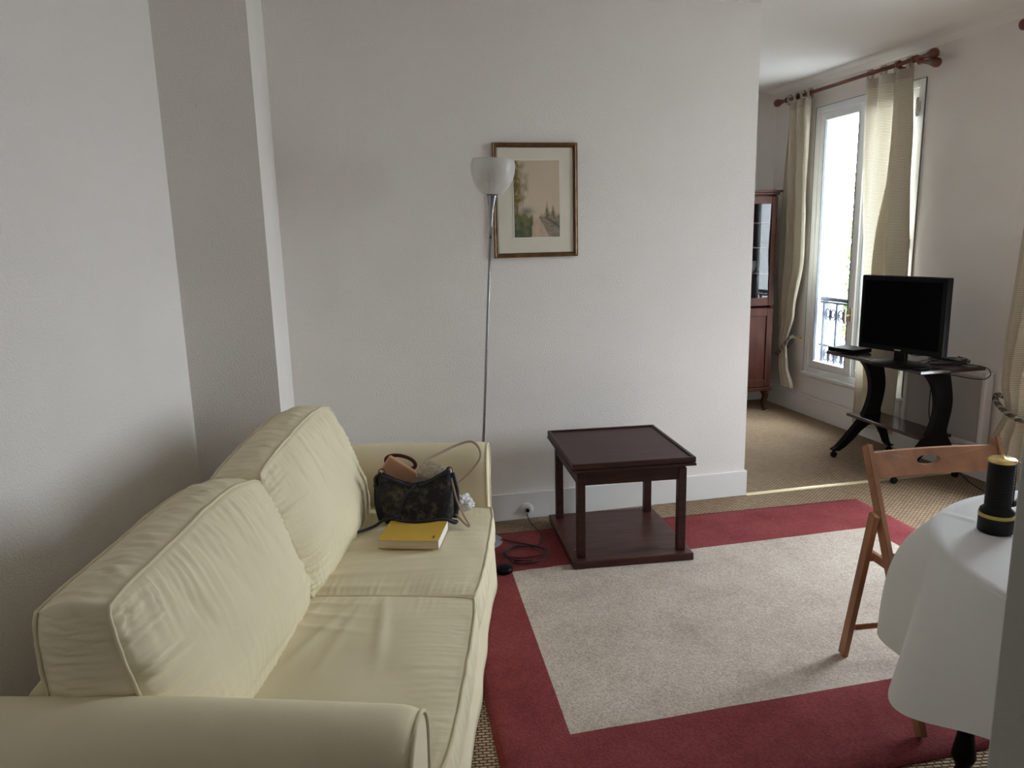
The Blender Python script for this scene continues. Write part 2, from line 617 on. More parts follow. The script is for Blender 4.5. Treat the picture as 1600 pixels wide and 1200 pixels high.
# slanting sofa wall: through the pier corner, parallel to the sofa back
Lx0, Ly0 = -0.61, 3.02
def wl(y): return Lx0 - (Ly0 - y) * math.tan(math.radians(15))
bm = N()
a_prism(bm, [(wl(0.55), 0.55), (Lx0, Ly0 + 0.001), (Lx0 - 0.3, Ly0 + 0.001), (wl(0.55) - 0.4, 0.55)], 0, H, 'Z')
struct('wall_left', bm, M_wall)
# window wall, built around its two openings
bm = N()
T = 0.30
x0, x1 = XW, XW + T
ys = [0.45, WIN2[0], WIN2[1], WIN1[0], WIN1[1], 6.2]
a_box(bm, (x0, ys[0], 0), (x1, ys[1], H))
a_box(bm, (x0, ys[2], 0), (x1, ys[3], H))
a_box(bm, (x0, ys[4], 0), (x1, ys[5], H))
for w in (WIN1, WIN2):
    a_box(bm, (x0, w[0], 0), (x1, w[1], w[2]))
    a_box(bm, (x0, w[0], w[3]), (x1, w[1], H))
struct('wall_right', bm, M_wall)
bm = N()
a_box(bm, (XW - 0.028, 0.55, 0), (XW, 6.0, 0.150), 0.004)
a_box(bm, (XW - 0.020, 0.55, 0.150), (XW, 6.0, 0.165), 0.004)
struct('baseboard_right', bm, M_trim)
bm = N()
a_box(bm, (-1.2, 6.0, 0), (XW + 0.02, 6.15, H))
struct('wall_far', bm, M_wall)
bm = N()
a_box(bm, (-1.2, 5.986, 0), (XW - 0.03, 6.0, 0.150), 0.004)
struct('baseboard_far', bm, M_trim)
bm = N()
a_box(bm, (-0.9, YB + 0.15, 0), (-0.75, 6.0, H))
struct('wall_far_left', bm, M_wall)
# wall with the doorway the picture is taken through
DX = 0.621
bm = N()
a_box(bm, (DX + 0.02, 0.45, 0), (XW + 0.02, 0.55, H))
a_box(bm, (-2.0, 0.45, 0), (-0.52, 0.55, H))
a_box(bm, (-0.52, 0.45, 2.10), (DX + 0.02, 0.55, H))
struct('wall_front', bm, M_wall)
bm = N()
a_box(bm, (-0.54, 0.44, 0), (-0.52, 0.56, 2.12), 0.003)
a_box(bm, (DX, 0.44, 0), (DX + 0.022, 0.562, 2.12), 0.003)
a_box(bm, (-0.54, 0.44, 2.10), (DX + 0.02, 0.56, 2.12), 0.003)
dr = struct('door_1', bm, M_door)
bm = N()
a_box(bm, (DX - 0.002, 0.486, 1.055), (DX + 0.002, 0.522, 1.125), 0.001)
obj('strike_plate', bm, M_strike, dr, label='dark metal strike plate')
# little hallway behind the camera
bm = N()
a_box(bm, (-1.4, -1.5, 0), (-1.3, 0.45, H))
struct('wall_hall_left', bm, M_wall)
bm = N()
a_box(bm, (1.7, -1.5, 0), (1.8, 0.45, H))
struct('wall_hall_right', bm, M_wall)
bm = N()
a_box(bm, (-1.4, -1.6, 0), (1.8, -1.5, H))
struct('wall_hall_rear', bm, M_wall)
# brass strip across the opening between the two rooms
bm = N()
a_prism(bm, [(YB - 0.018, 0.0), (YB - 0.012, 0.005), (YB + 0.012, 0.005), (YB + 0.018, 0.0)], 2.2, XW - 0.03, 'X')
o = struct('trim_2', bm, mat('satin_brass_strip', (0.85, 0.72, 0.48, 1), 0.42, metal=0.85))
o['label'] = 'brass threshold strip between the two carpets'

# ------------------------------------------------------------------ windows
def window(idx, w, hinge_side):
    y0, y1, z0, z1 = w
    bm = N()
    fx0, fx1 = XW - 0.009, XW + 0.06
    fw = 0.055
    a_box(bm, (fx0, y0, z0), (fx1, y0 + fw, z1), 0.004)
    a_box(bm, (fx0, y1 - fw, z0), (fx1, y1, z1), 0.004)
    a_box(bm, (fx0, y0 + fw, z1 - 0.05), (fx1, y1 - fw, z1), 0.004)
    a_box(bm, (fx0, y0 + fw, z0), (fx1, y1 - fw, z0 + 0.045), 0.004)
    root = struct('window_%d' % idx, bm, M_upvc)
    ym = (y0 + y1) / 2
    sx0, sx1 = XW - 0.004, XW + 0.045
    for (a, b) in ((ym + 0.004, y1 - fw), (y0 + fw, ym - 0.004)):
        bm = N()
        st = 0.055
        za, zb = z0 + 0.048, z1 - 0.053
        a_box(bm, (sx0, a, za), (sx1, a + st, zb), 0.005)
        a_box(bm, (sx0, b - st, za), (sx1, b, zb), 0.005)
        a_box(bm, (sx0, a + st, zb - st), (sx1, b - st, zb), 0.005)
        a_box(bm, (sx0, a + st, za), (sx1, b - st, za + st), 0.005)
        s = obj('sash', bm, M_upvc, root)
        bm = N()
        a_box(bm, (XW + 0.014, a + st - 0.004, za + st - 0.004), (XW + 0.018, b - st + 0.004, zb - st + 0.004))
        obj('window_pane', bm, M_glass, s)
        bm = N()
        g = 0.005
        for (p, q) in (((sx0 - 0.0005, a + st, za + st), (sx0 + 0.02, a + st + g, zb - st)), ((sx0 - 0.0005, b - st - g, za + st), (sx0 + 0.02, b - st, zb - st))):
            a_box(bm, p, q)
        obj('gasket', bm, M_gasket, s, label='dark rubber gasket')
    # astragal over the meeting stiles
    bm = N()
    a_box(bm, (sx0 - 0.012, ym - 0.028, z0 + 0.05), (sx0, ym + 0.028, z1 - 0.055), 0.005)
    obj('meeting_stile', bm, M_upvc, root)
    bm = N()
    a_box(bm, (sx0 - 0.020, ym - 0.016, 0.83), (sx0 - 0.012, ym + 0.016, 0.93), 0.003)
    obj('handle_plate', bm, M_palebrass, root)
    bm = N()
    a_tube(bm, [(sx0 - 0.02, ym, 0.875), (sx0 - 0.055, ym, 0.875)], 0.008, 12)
    a_tube(bm, spline([(sx0 - 0.055, ym, 0.925), (sx0 - 0.062, ym, 0.90), (sx0 - 0.062, ym, 0.84), (sx0 - 0.052, ym, 0.815)], 5), 0.0085, 12)
    obj('handle', bm, M_palebrass, root, label='pale brass window handle')
    for zz in (0.55, 1.4, 2.27):
        bm = N()
        yh = y0 + fw * 0.9
        a_tube(bm, [(fx0 - 0.010, yh, zz - 0.045), (fx0 - 0.010, yh, zz + 0.045)], 0.009, 10)
        for q in (-0.052, 0.052):
            a_ball(bm, (fx0 - 0.010, yh, zz + q), 0.009)
        a_box(bm, (fx0 - 0.006, yh - 0.02, zz - 0.03), (fx0, yh + 0.025, zz + 0.03))
        obj('hinge', bm, M_radf, root, label='grey metal sash hinge')
    # dark gap lines around the frame and sill board
    bm = N()
    a_box(bm, (XW - 0.035, y0 - 0.01, z0 - 0.022), (XW, y1 + 0.01, z0), 0.004)
    a_box(bm, (XW - 0.012, y0 + 0.01, 0.18), (XW, y1 - 0.01, z0 - 0.04), 0.004)
    obj('window_board', bm, M_upvc, root)
    bm = N()
    a_box(bm, (XW - 0.0105, y0 - 0.003, z0), (XW - 0.001, y0, z1 + 0.003))
    a_box(bm, (XW - 0.0105, y1, z0), (XW - 0.001, y1 + 0.003, z1 + 0.003))
    a_box(bm, (XW - 0.0105, y0, z1), (XW - 0.001, y1, z1 + 0.003))
    obj('frame_joint', bm, M_seal, root, label='thin grey joint round the frame')
    # outer reveal sill
    bm = N()
    a_box(bm, (XW + 0.06, y0, z0 - 0.02), (XW + T + 0.04, y1, z0 + 0.03), 0.004)
    obj('outer_sill', bm, M_shut, root)
    return root
window(1, WIN1, 0)
window(2, WIN2, 0)

# folded metal shutters outside window 1 and 2
def shutter(yc, s, label, group=None):
    root = thing('metal_shutter', label, 'shutter', (XW + 0.15, yc, WIN1[2] + 0.03), 0, group)
    hh = WIN1[3] - WIN1[2] - 0.05
    for k in range(3):
        yy = s * k * 0.017
        bm = N()
        L = 0.14
        a_box(bm, (0, yy - 0.004, 0), (0.014, yy + 0.004, hh))
        a_box(bm, (L - 0.014, yy - 0.004, 0), (L, yy + 0.004, hh))
        a_box(bm, (0.014, yy - 0.002, hh * 0.60), (L - 0.014, yy + 0.002, hh))
        # pierced lower half: rows and columns of bars
        nr, nc = 56, 6
        zt = hh * 0.60
        for r in range(nr + 1):
            z = zt * r / nr
            a_box(bm, (0.014, yy - 0.002, z - 0.0055), (L - 0.014, yy + 0.002, z + 0.0055))
        for c in range(1, nc):
            x = 0.014 + (L - 0.028) * c / nc
            a_box(bm, (x - 0.006, yy - 0.0018, 0), (x + 0.006, yy + 0.0018, zt))
        obj('shutter_leaf', bm, M_shut, root)
    for z in (0.12, hh - 0.12):
        bm = N()
        a_box(bm, (-0.012, -0.010, z - 0.05), (0.004, 0.010, z + 0.05), 0.002)
        obj('shutter_hinge', bm, M_shut, root)
    return root
shutter(5.395, -1, 'white folded metal shutter outside the window, pierced with a grid in its lower half')
# iron balcony railing in front of window 1
def scroll(bm, y, z, r, s, x, up=1):
    pts = []
    for k in range(26):
        t = k / 25
        a = t * 1.55 * 2 * PI
        rr = r * (1 - 0.72 * t)
        pts.append((x, y + s * (r - rr * math.cos(a)) * 0.9, z + up * rr * math.sin(a) * 1.0))
    a_tube(bm, pts, 0.0055, 6)
def railing(w, label):
    y0, y1 = w[0] + 0.01, w[1] - 0.01
    x = 3.795
    root = thing('balcony_railing', label, 'railing', (x, (y0 + y1) / 2, 0.39))
    root_z = 0.39
    def L(bm):
        bmesh.ops.translate(bm, verts=bm.verts, vec=(-x, -(y0 + y1) / 2, -root_z))
        return bm
    bm = N()
    a_box(bm, (x - 0.022, y0, 0.945), (x + 0.022, y1, 0.975), 0.006)
    a_box(bm, (x - 0.012, y0, 0.925), (x + 0.012, y1, 0.938), 0.002)
    obj('top_rail', L(bm), M_rail, root)
    bm = N()
    a_box(bm, (x - 0.010, y0, 0.405), (x + 0.010, y1, 0.425), 0.002)
    a_box(bm, (x - 0.008, y0, 0.575), (x + 0.008, y1, 0.587), 0.002)
    obj('bottom_rail', L(bm), M_rail, root)
    nb = 7
    for k in range(nb):
        yy = y0 + 0.07 + (y1 - y0 - 0.14) * k / (nb - 1)
        bm = N()
        a_box(bm, (x - 0.009, yy - 0.009, 0.39), (x + 0.009, yy + 0.009, 0.93))
        obj('baluster', L(bm), M_rail, root)
        if k < nb - 1:
            ym = yy + (y1 - y0 - 0.14) / (nb - 1) / 2
            for (zc, up) in ((0.84, 1), (0.50, -1)):
                bm = N()
                for s in (-1, 1):
                    pts = []
                    for q in range(30):
                        t = q / 29
                        a = -0.5 * PI + t * 2.6 * PI
                        rr = 0.036 * (1 - 0.6 * t)
                        pts.append((x, ym + s * (0.034 + rr * math.cos(a + 0.2) * 0.9), zc + up * rr * math.sin(a + 0.2) * 1.4))
                    a_tube(bm, pts, 0.005, 6)
                # fleuron in the middle
                a_tube(bm, [(x, ym, zc - 0.06), (x, ym, zc - 0.02), (x, ym, zc + 0.02), (x, ym, zc + 0.075)], [0.003, 0.014, 0.009, 0.002], 8)
                obj('scroll_ornament', L(bm), M_rail, root)
    return root
railing(WIN1, 'dark wrought iron railing with scrolls outside the window')

# trees and ground outside
bm = N()
a_box(bm, (4.6, -20, -6.2), (45, 40, -6.0))
o = struct('ground_outside', bm, M_street)
def tree(loc, seed, label, h, leafy, leafr):
    random.seed(seed)
    root = thing('street_tree', label, 'tree', loc)
    bm = N()
    lv = N()
    tips = []
    def grow(p, d, ln, r, lev):
        pts = [p]
        q = p.copy()
        dd = d.copy()
        for _ in range(3):
            dd = (dd + Vector((random.uniform(-.22, .22), random.uniform(-.22, .22), random.uniform(-.05, .2)))).normalized()
            q = q + dd * ln / 3
            pts.append(q.copy())
        a_tube(bm, pts, [r, r * .85, r * .72, r * .6], 6)
        if lev >= 2:
            tips.extend(pts[1:])
        if lev < 4:
            for k in range(3 if lev < 1 else (4 if lev < 3 else 3)):
                nd = (dd + Vector((random.uniform(-1, 1), random.uniform(-1, 1), random.uniform(-.3, .7))) * 0.85).normalized()
                grow(pts[random.choice((1, 2, 3))], nd, ln * random.uniform(.6, .8), max(0.012, r * .5), lev + 1)
    grow(Vector((0, 0, 0)), Vector((0, 0, 1)), h * 0.45, 0.16, 0)
    obj('trunk', bm, M_bark, root)
    for p in tips:
        for _ in range(leafy(loc[2] + p.z)):
            c = p + Vector((random.gauss(0, .28), random.gauss(0, .28), random.gauss(0, .25)))
            s = random.uniform(.5, 1) * leafr
            R = Matrix.Rotation(random.uniform(0, 6.3), 3, Vector((random.random() - .5, random.random() - .5, random.random() - .5 + .01)).normalized())
            q = [c + R @ Vector(v) for v in ((-s, 0, 0), (0, -s * .5, s * .1), (s, 0, 0), (0, s * .5, s * .1))]
            lv.faces.new([lv.verts.new(v) for v in q])
    if len(lv.verts):
        obj('foliage', lv, M_leaf, root)
    else:
        lv.free()
tree((8.1, 10.9, -6.0), 11, 'low pale green leafy tree behind the balcony railing', 7.0, lambda z: 14, 0.09)
tree((15.0, 20.4, -6.0), 21, 'tall bare branching tree seen high through the far window', 14.0, lambda z: 9, 0.085)
random.seed(7)

# ------------------------------------------------------------------ curtains
def lerp_tab(tab, z):
    tab = sorted(tab)
    if z <= tab[0][0]: return tab[0][1]
    for (a, va), (b, vb) in zip(tab, tab[1:]):
        if z <= b:
            t = (z - a) / (b - a)
            t = t * t * (3 - 2 * t)
            return va + (vb - va) * t
    return tab[-1][1]

def curtain(name, label, left, right, xc, ztop, folds, amp, zamp, parts_tabs, seed=0, double=None):
    """left/right: tables z -> y of the far and near side"""
    root = thing(name, label, 'curtain', (xc, (left[-1][1] + right[-1][1]) / 2, 0), 0)
    ox, oy = xc, (left[-1][1] + right[-1][1]) / 2
    bm = N()
    NU, NV = 90, 110
    zb = min(left[0][0], right[0][0])
    grid = []
    for j in range(NV + 1):
        z = zb + (ztop - zb) * j / NV
        yl, yr = lerp_tab(left, z), lerp_tab(right, z)
        k = abs(yl - yr)
        row = []
        for i in range(NU + 1):
            u = i / NU
            w = noise.noise(Vector((u * 3 + seed, z * 0.7, 1.7))) * 0.35
            ph = folds * 2 * PI * (u + 0.04 * math.sin(z * 2.1 + seed)) + w * 2.2
            a = amp * lerp_tab(zamp, z)
            x = a * math.sin(ph) + 0.004 * noise.noise(Vector((u * 14, z * 4, seed)))
            y = yl + (yr - yl) * (u + 0.018 * math.cos(ph) * math.sin(PI * u))
            row.append(bm.verts.new((x, y - oy, z)))
        grid.append(row)
    for j in range(NV):
        for i in range(NU):
            f = bm.faces.new((grid[j][i], grid[j][i + 1], grid[j + 1][i + 1], grid[j + 1][i]))
            f.smooth = True
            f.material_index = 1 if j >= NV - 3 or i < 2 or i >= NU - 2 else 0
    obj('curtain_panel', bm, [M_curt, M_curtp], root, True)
    if double:
        # the near edge is folded back behind itself
        bm = N()
        g2 = []
        for j in range(NV + 1):
            z = zb + (ztop - zb) * j / NV
            yl, yr = lerp_tab(left, z), lerp_tab(right, z)
            ub = lerp_tab(double, z)
            row = []
            for i in range(31):
                u = ub + (0.99 - ub) * i / 30
                ph = folds * 2 * PI * (u + 0.04 * math.sin(z * 2.1 + seed)) + noise.noise(Vector((u * 3 + seed, z * 0.7, 1.7))) * 0.77
                a = amp * lerp_tab(zamp, z)
                x = a * math.sin(ph) + 0.003 + 0.012 * math.sin(PI * i / 30) ** 0.5
                row.append(bm.verts.new((x, yl + (yr - yl) * (u + 0.018 * math.cos(ph) * math.sin(PI * u)) - oy, z)))
            g2.append(row)
        for j in range(NV):
            for i in range(30):
                bm.faces.new((g2[j][i], g2[j][i + 1], g2[j + 1][i + 1], g2[j + 1][i])).smooth = True
        obj('folded_edge', bm, M_curt, root, True)
    for (ty,) in parts_tabs:
        bm = N()
        pts = []
        for k in range(17):
            a = -PI / 2 + 2 * PI * k / 17 + 0.01
            pts.append((0.020 * math.cos(a), ty - oy, 2.548 - 0.0 + 0.030 * math.sin(a) - (0.018 if math.sin(a) < -0.6 else 0)))
        # flat loop over the rod
        for k in range(len(pts)):
            a, b = pts[k], pts[(k + 1) % len(pts)]
            v = [bm.verts.new((a[0], a[1] - 0.016, a[2])), bm.verts.new((a[0], a[1] + 0.016, a[2])),
                 bm.verts.new((b[0], b[1] + 0.016, b[2])), bm.verts.new((b[0], b[1] - 0.016, b[2]))]
            bm.faces.new(v)
        bmesh.ops.remove_doubles(bm, verts=bm.verts, dist=1e-5)
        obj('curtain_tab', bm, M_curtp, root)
    return root

c1 = curtain('curtain', 'cream ribbed curtain tied back beside the tall wood cabinet',
             [(0.215, 5.60), (0.43, 5.645), (1.3, 5.66), (2.515, 5.655)],
             [(0.215, 5.415), (0.40, 5.50), (0.56, 5.525), (0.85, 5.425), (1.30, 5.325), (2.0, 5.35), (2.515, 5.365)],
             3.59, 2.515, 3.0, 0.034, [(0.2, 0.7), (0.5, 0.5), (1.2, 1.0), (2.5, 0.9)],
             [(5.645,), (5.555,), (5.465,), (5.375,)], seed=2)
c2 = curtain('curtain', 'cream ribbed curtain hanging straight down behind the television',
             [(0.10, 4.655), (1.0, 4.70), (2.0, 4.745), (2.515, 4.74)],
             [(0.10, 4.30), (1.2, 4.26), (2.0, 4.31), (2.515, 4.35)],
             3.615, 2.515, 2.3, 0.030, [(0.1, 1.0), (2.5, 0.9)],
             [(4.73,), (4.60,), (4.47,), (4.36,)], seed=5, double=[(0.1, 0.24), (1.2, 0.32), (2.515, 0.64)])
c3 = curtain('curtain', 'pale cream curtain at the right edge gathered by a grey rope',
             [(0.10, 3.46), (0.28, 3.43), (0.50, 3.352), (0.63, 3.388), (1.40, 3.36), (2.515, 3.32)],
             [(0.10, 3.06), (0.28, 3.10), (0.50, 3.15), (0.63, 3.12), (1.40, 2.90), (2.515, 2.72)],
             3.575, 2.515, 4.0, 0.032, [(0.1, 1.2), (0.48, 0.7), (0.9, 1.1), (2.5, 0.9)],
             [(3.31,), (3.16,), (3.01,), (2.86,), (2.74,)], seed=9)

def finial_prof(s=1.0):
    return [(0.0135 * s, 0), (0.019 * s, 0.003), (0.019 * s, 0.010), (0.012 * s, 0.016), (0.011 * s, 0.045), (0.015 * s, 0.085),
            (0.022 * s, 0.115), (0.027 * s, 0.135), (0.025 * s, 0.155), (0.013 * s, 0.168), (0.002, 0.170)]
def rod(y0, y1, label, x=3.60, z=2.548):
    root = thing('curtain_rod', label, 'curtain rod', (x, y0, z))
    bm = N()
    a_tube(bm, [(0, 0, 0), (0, y1 - y0, 0)], 0.0135, 16)
    obj('pole', bm, M_rod, root)
    for (yy, s) in ((0, -1), (y1 - y0, 1)):
        bm = N()
        a_lathe(bm, [(r, s * h) for r, h in finial_prof(1.15)], (0, yy, 0), 20, 'Y')
        obj('finial', bm, M_rod, root)
    for yy in (0.16, y1 - y0 - 0.14):
        bm = N()
        a_tube(bm, [(0, yy, -0.022), (0.03, yy, -0.022), (0.088, yy, -0.022)], 0.010, 12)
        a_lathe(bm, [(0.014, -0.012), (0.021, -0.010), (0.021, 0.010), (0.014, 0.012)], (0, yy, 0), 18, 'Y')
        a_lathe(bm, [(0.010, 0.070), (0.030, 0.074), (0.030, 0.090)], (0, yy, -0.022), 18, 'X')
        obj('bracket', bm, M_rod, root)
    for yy in (0.02, y1 - y0 - 0.30):
        bm = N()
        a_lathe(bm, [(0.014, -0.010), (0.021, -0.008), (0.021, 0.008), (0.014, 0.010)], (0, yy, 0), 18, 'Y')
        obj('ring', bm, M_rod, root)
    return root
rod(4.285, 5.700, 'long reddish wood curtain rod with ball ends above the far window')
rod(2.00, 3.372, 'reddish wood curtain rod whose round end shows at top right corner', z=2.548)
# second turned peg just under the near end of the rod
t = thing('curtain_peg', 'short turned wooden peg just under the near end of the long curtain rod', 'peg', (3.60, 4.262, 2.528))
bm = N()
a_lathe(bm, [(r, -h) for r, h in finial_prof(1.1)], (0, 0, 0), 20, 'Y')
bmesh.ops.rotate(bm, verts=bm.verts, cent=(0, 0, 0), matrix=Matrix.Rotation(math.radians(15), 3, 'X') @ Matrix.Rotation(math.radians(3), 3, 'Z'))
pg = obj('peg', bm, M_rod, t)
bm = N()
a_tube(bm, [(0, 0.004, 0), (0.03, 0.012, 0), (0.09, 0.012, 0)], 0.008, 10)
obj('peg_arm', bm, M_rod, t)

# rope tiebacks
def rope(label, c, ry, rxx, tilt, anchor):
    root = thing('rope_tieback', label, 'curtain tieback', c)
    ring = []
    nn = 46
    for k in range(nn):
        a = 2 * PI * k / nn
        ring.append(Vector((rxx * math.cos(a), ry * math.sin(a), tilt * math.sin(a))))
    for s in (0, 1, 2):
        bm = N()
        pts = []
        for k in range(nn * 3):
            u = k / (nn * 3)
            a = 2 * PI * u
            base = Vector((rxx * math.cos(a), ry * math.sin(a), tilt * math.sin(a) - 0.035 * max(0, -math.cos(a)) ** 1.5))
            ph = 34 * a / 2 + s * 2 * PI / 3
            rad = Vector((math.cos(a), math.sin(a), 0))
            pts.append(base + rad * 0.0085 * math.cos(ph) + Vector((0, 0, 0.0085 * math.sin(ph))))
        a_tube(bm, pts, 0.0075, 6, closed=True)
        obj('rope_strand', bm, M_rope if s else M_ropel, root)
    bm = N()
    a_lathe(bm, [(0.006, 0.0), (0.006, 0.05), (0.014, 0.055), (0.014, 0.062)], (anchor[0] - c[0] - 0.06, anchor[1] - c[1], anchor[2] - c[2]), 12, 'X')
    obj('wall_hook', bm, M_brass, root)
    return root
rope('grey twisted rope round the waist of the left curtain near the cabinet', (3.60, 5.575, 0.555), 0.093, 0.040, -0.085, (3.687, 5.485, 0.63))
rope('grey twisted rope round the waist of the pale curtain at the right edge', (3.575, 3.270, 0.515), 0.155, 0.058, 0.045, (3.687, 3.385, 0.53))

# ------------------------------------------------------------------ radiator
t = thing('wall_radiator', 'flat white framed electric radiator low on the wall behind the trolley', 'radiator', (XW, 3.87, 0.2))
bm = N()
ya, yb, za, zb = -0.325, 0.33, 0.0, 0.46
fr = 0.032
a_box(bm, (-0.075, ya, za), (-0.015, ya + fr, zb), 0.008)
a_box(bm, (-0.075, yb - fr, za), (-0.015, yb, zb), 0.008)
a_box(bm, (-0.075, ya + fr, zb - fr), (-0.015, yb - fr, zb), 0.008)
a_box(bm, (-0.075, ya + fr, za), (-0.015, yb - fr, za + fr), 0.008)
obj('radiator_frame', bm, M_radf, t)
bm = N()
a_box(bm, (-0.062, ya + fr, za + fr), (-0.030, yb - fr, zb - fr))
obj('heating_panel', bm, M_radp, t, label='flat grey heating panel')
for q in (-0.2, 0.2):
    bm = N()
    a_box(bm, (-0.016, q - 0.02, 0.08), (0, q + 0.02, 0.36))
    obj('wall_bracket', bm, M_radf, t)

# ------------------------------------------------------------------ rug
def rug():
    O = [(0.335, 1.580), (2.755, 1.600), (2.772, 3.515), (0.43, 3.585)]
    I = [(0.585, 1.948), (2.50, 1.955), (2.532, 3.116), (0.661, 3.104)]
    O = [(x * 0.992, y * 0.992) for x, y in O]
    I = [(x * 0.992, y * 0.992) for x, y in I]
    def bil(Q, u, v):
        a = Vector(Q[0]).lerp(Vector(Q[1]), u)
        b = Vector(Q[3]).lerp(Vector(Q[2]), u)
        return a.lerp(b, v)
    bm = N()
    # parameter lines: border cells then the field
    nb, nf = 10, 80
    us = [-1 + k / nb for k in range(nb)] + [k / nf for k in range(nf + 1)] + [1 + (k + 1) / nb for k in range(nb)]
    def P(u, v):
        uc, vc = min(max(u, 0), 1), min(max(v, 0), 1)
        p = bil(I, uc, vc)
        ou = -u if u < 0 else (u - 1 if u > 1 else 0)
        ov = -v if v < 0 else (v - 1 if v > 1 else 0)
        tu = 0 if u < 0 else (1 if u > 1 else uc)
        tv = 0 if v < 0 else (1 if v > 1 else vc)
        if ou == 0 and ov == 0:
            return p
        if ou and ov:
            q = Vector(O[{(0, 0): 0, (1, 0): 1, (1, 1): 2, (0, 1): 3}[(tu, tv)]])
            # bilinear in the corner cell
            e1 = edge_pt(tu, vc, True)
            e2 = edge_pt(uc, tv, False)
            return p * (1 - ou) * (1 - ov) + e1 * ou * (1 - ov) + e2 * (1 - ou) * ov + q * ou * ov
        if ou:
            return p.lerp(edge_pt(tu, vc, True), ou)
        return p.lerp(edge_pt(uc, tv, False), ov)
    def edge_pt(a, b, side):
        # foot of the inner point on the outer outline
        p = bil(I, a, b)
        if side:
            A, B = (Vector(O[0]), Vector(O[3])) if a == 0 else (Vector(O[1]), Vector(O[2]))
            tt = (p.y - A.y) / (B.y - A.y)
        else:
            A, B = (Vector(O[0]), Vector(O[1])) if b == 0 else (Vector(O[3]), Vector(O[2]))
            tt = (p.x - A.x) / (B.x - A.x)
        return A.lerp(B, tt)
    rows = []
    for v in us:
        row = []
        for u in us:
            p = P(u, v)
            e = 1.0
            m_ = max(-u, u - 1, -v, v - 1)
            e = min(1.0, (1 - m_) * 8) if m_ > 0 else 1.0
            z = 0.0035 + 0.0085 * e + 0.0014 * noise.noise(Vector((p.x * 4, p.y * 4, 0))) \
                + 0.0025 * math.exp(-((p.y - 3.02) / 0.07) ** 2) * math.exp(-((p.x - 0.8) / 0.16) ** 2) * math.sin((p.x * 0.9 + p.y * 0.4) * 60)
            row.append(bm.verts.new((p.x, p.y, z)))
        rows.append(row)
    n_ = len(us) - 1
    for j in range(n_):
        for i in range(n_):
            f = bm.faces.new((rows[j][i], rows[j][i + 1], rows[j + 1][i + 1], rows[j + 1][i]))
            f.smooth = True
            inner = nb <= i < nb + nf and nb <= j < nb + nf
            f.material_index = 1 if inner else 0
    # skirt down to the floor
    loop = rows[0] + [r[-1] for r in rows[1:]] + rows[-1][::-1][1:] + [r[0] for r in rows[::-1][1:-1]]
    low = [bm.verts.new((v.co.x, v.co.y, 0.001)) for v in loop]
    for k in range(len(loop)):
        bm.faces.new((loop[k], loop[(k + 1) % len(loop)], low[(k + 1) % len(loop)], low[k]))
    bm.faces.new(low)
    o = obj('area_rug', bm, [M_rugr, M_rugc])
    tag(o, 'large beige pile rug with a wide red border on the carpet', 'rug')
rug()
RUGZ = 0.012

# ------------------------------------------------------------------ sofa
SANG = math.radians(15)
U0, V0 = 2.075, -0.62
sofa = thing('sofa', 'cream slipcovered two seat sofa with rolled arms along the left wall', 'sofa',
             (U0 * math.sin(SANG) + V0 * math.cos(SANG), U0 * math.cos(SANG) - V0 * math.sin(SANG), 0), -SANG)
def S(u, v, z): return Vector((v - V0, u - U0, z))
def SW(u, v, z):
    return Vector((u * math.sin(SANG) + v * math.cos(SANG), u * math.cos(SANG) - v * math.sin(SANG), z))

def sgnp(a, e): return math.copysign(abs(a) ** e, a)

def wrinkle(a, edge, seed, amp, freq, reach):
    """folds running away from a gathered seam: a along seam, edge distance from it"""
    g = math.exp(-(edge / reach) ** 1.3)
    w = noise.noise(Vector((a * freq, edge * 2.0, seed)))
    w2 = noise.noise(Vector((a * freq * 2.1, edge * 4.0, seed + 9)))
    return amp * g * (abs(w) * 1.6 - 0.35 + 0.4 * w2)

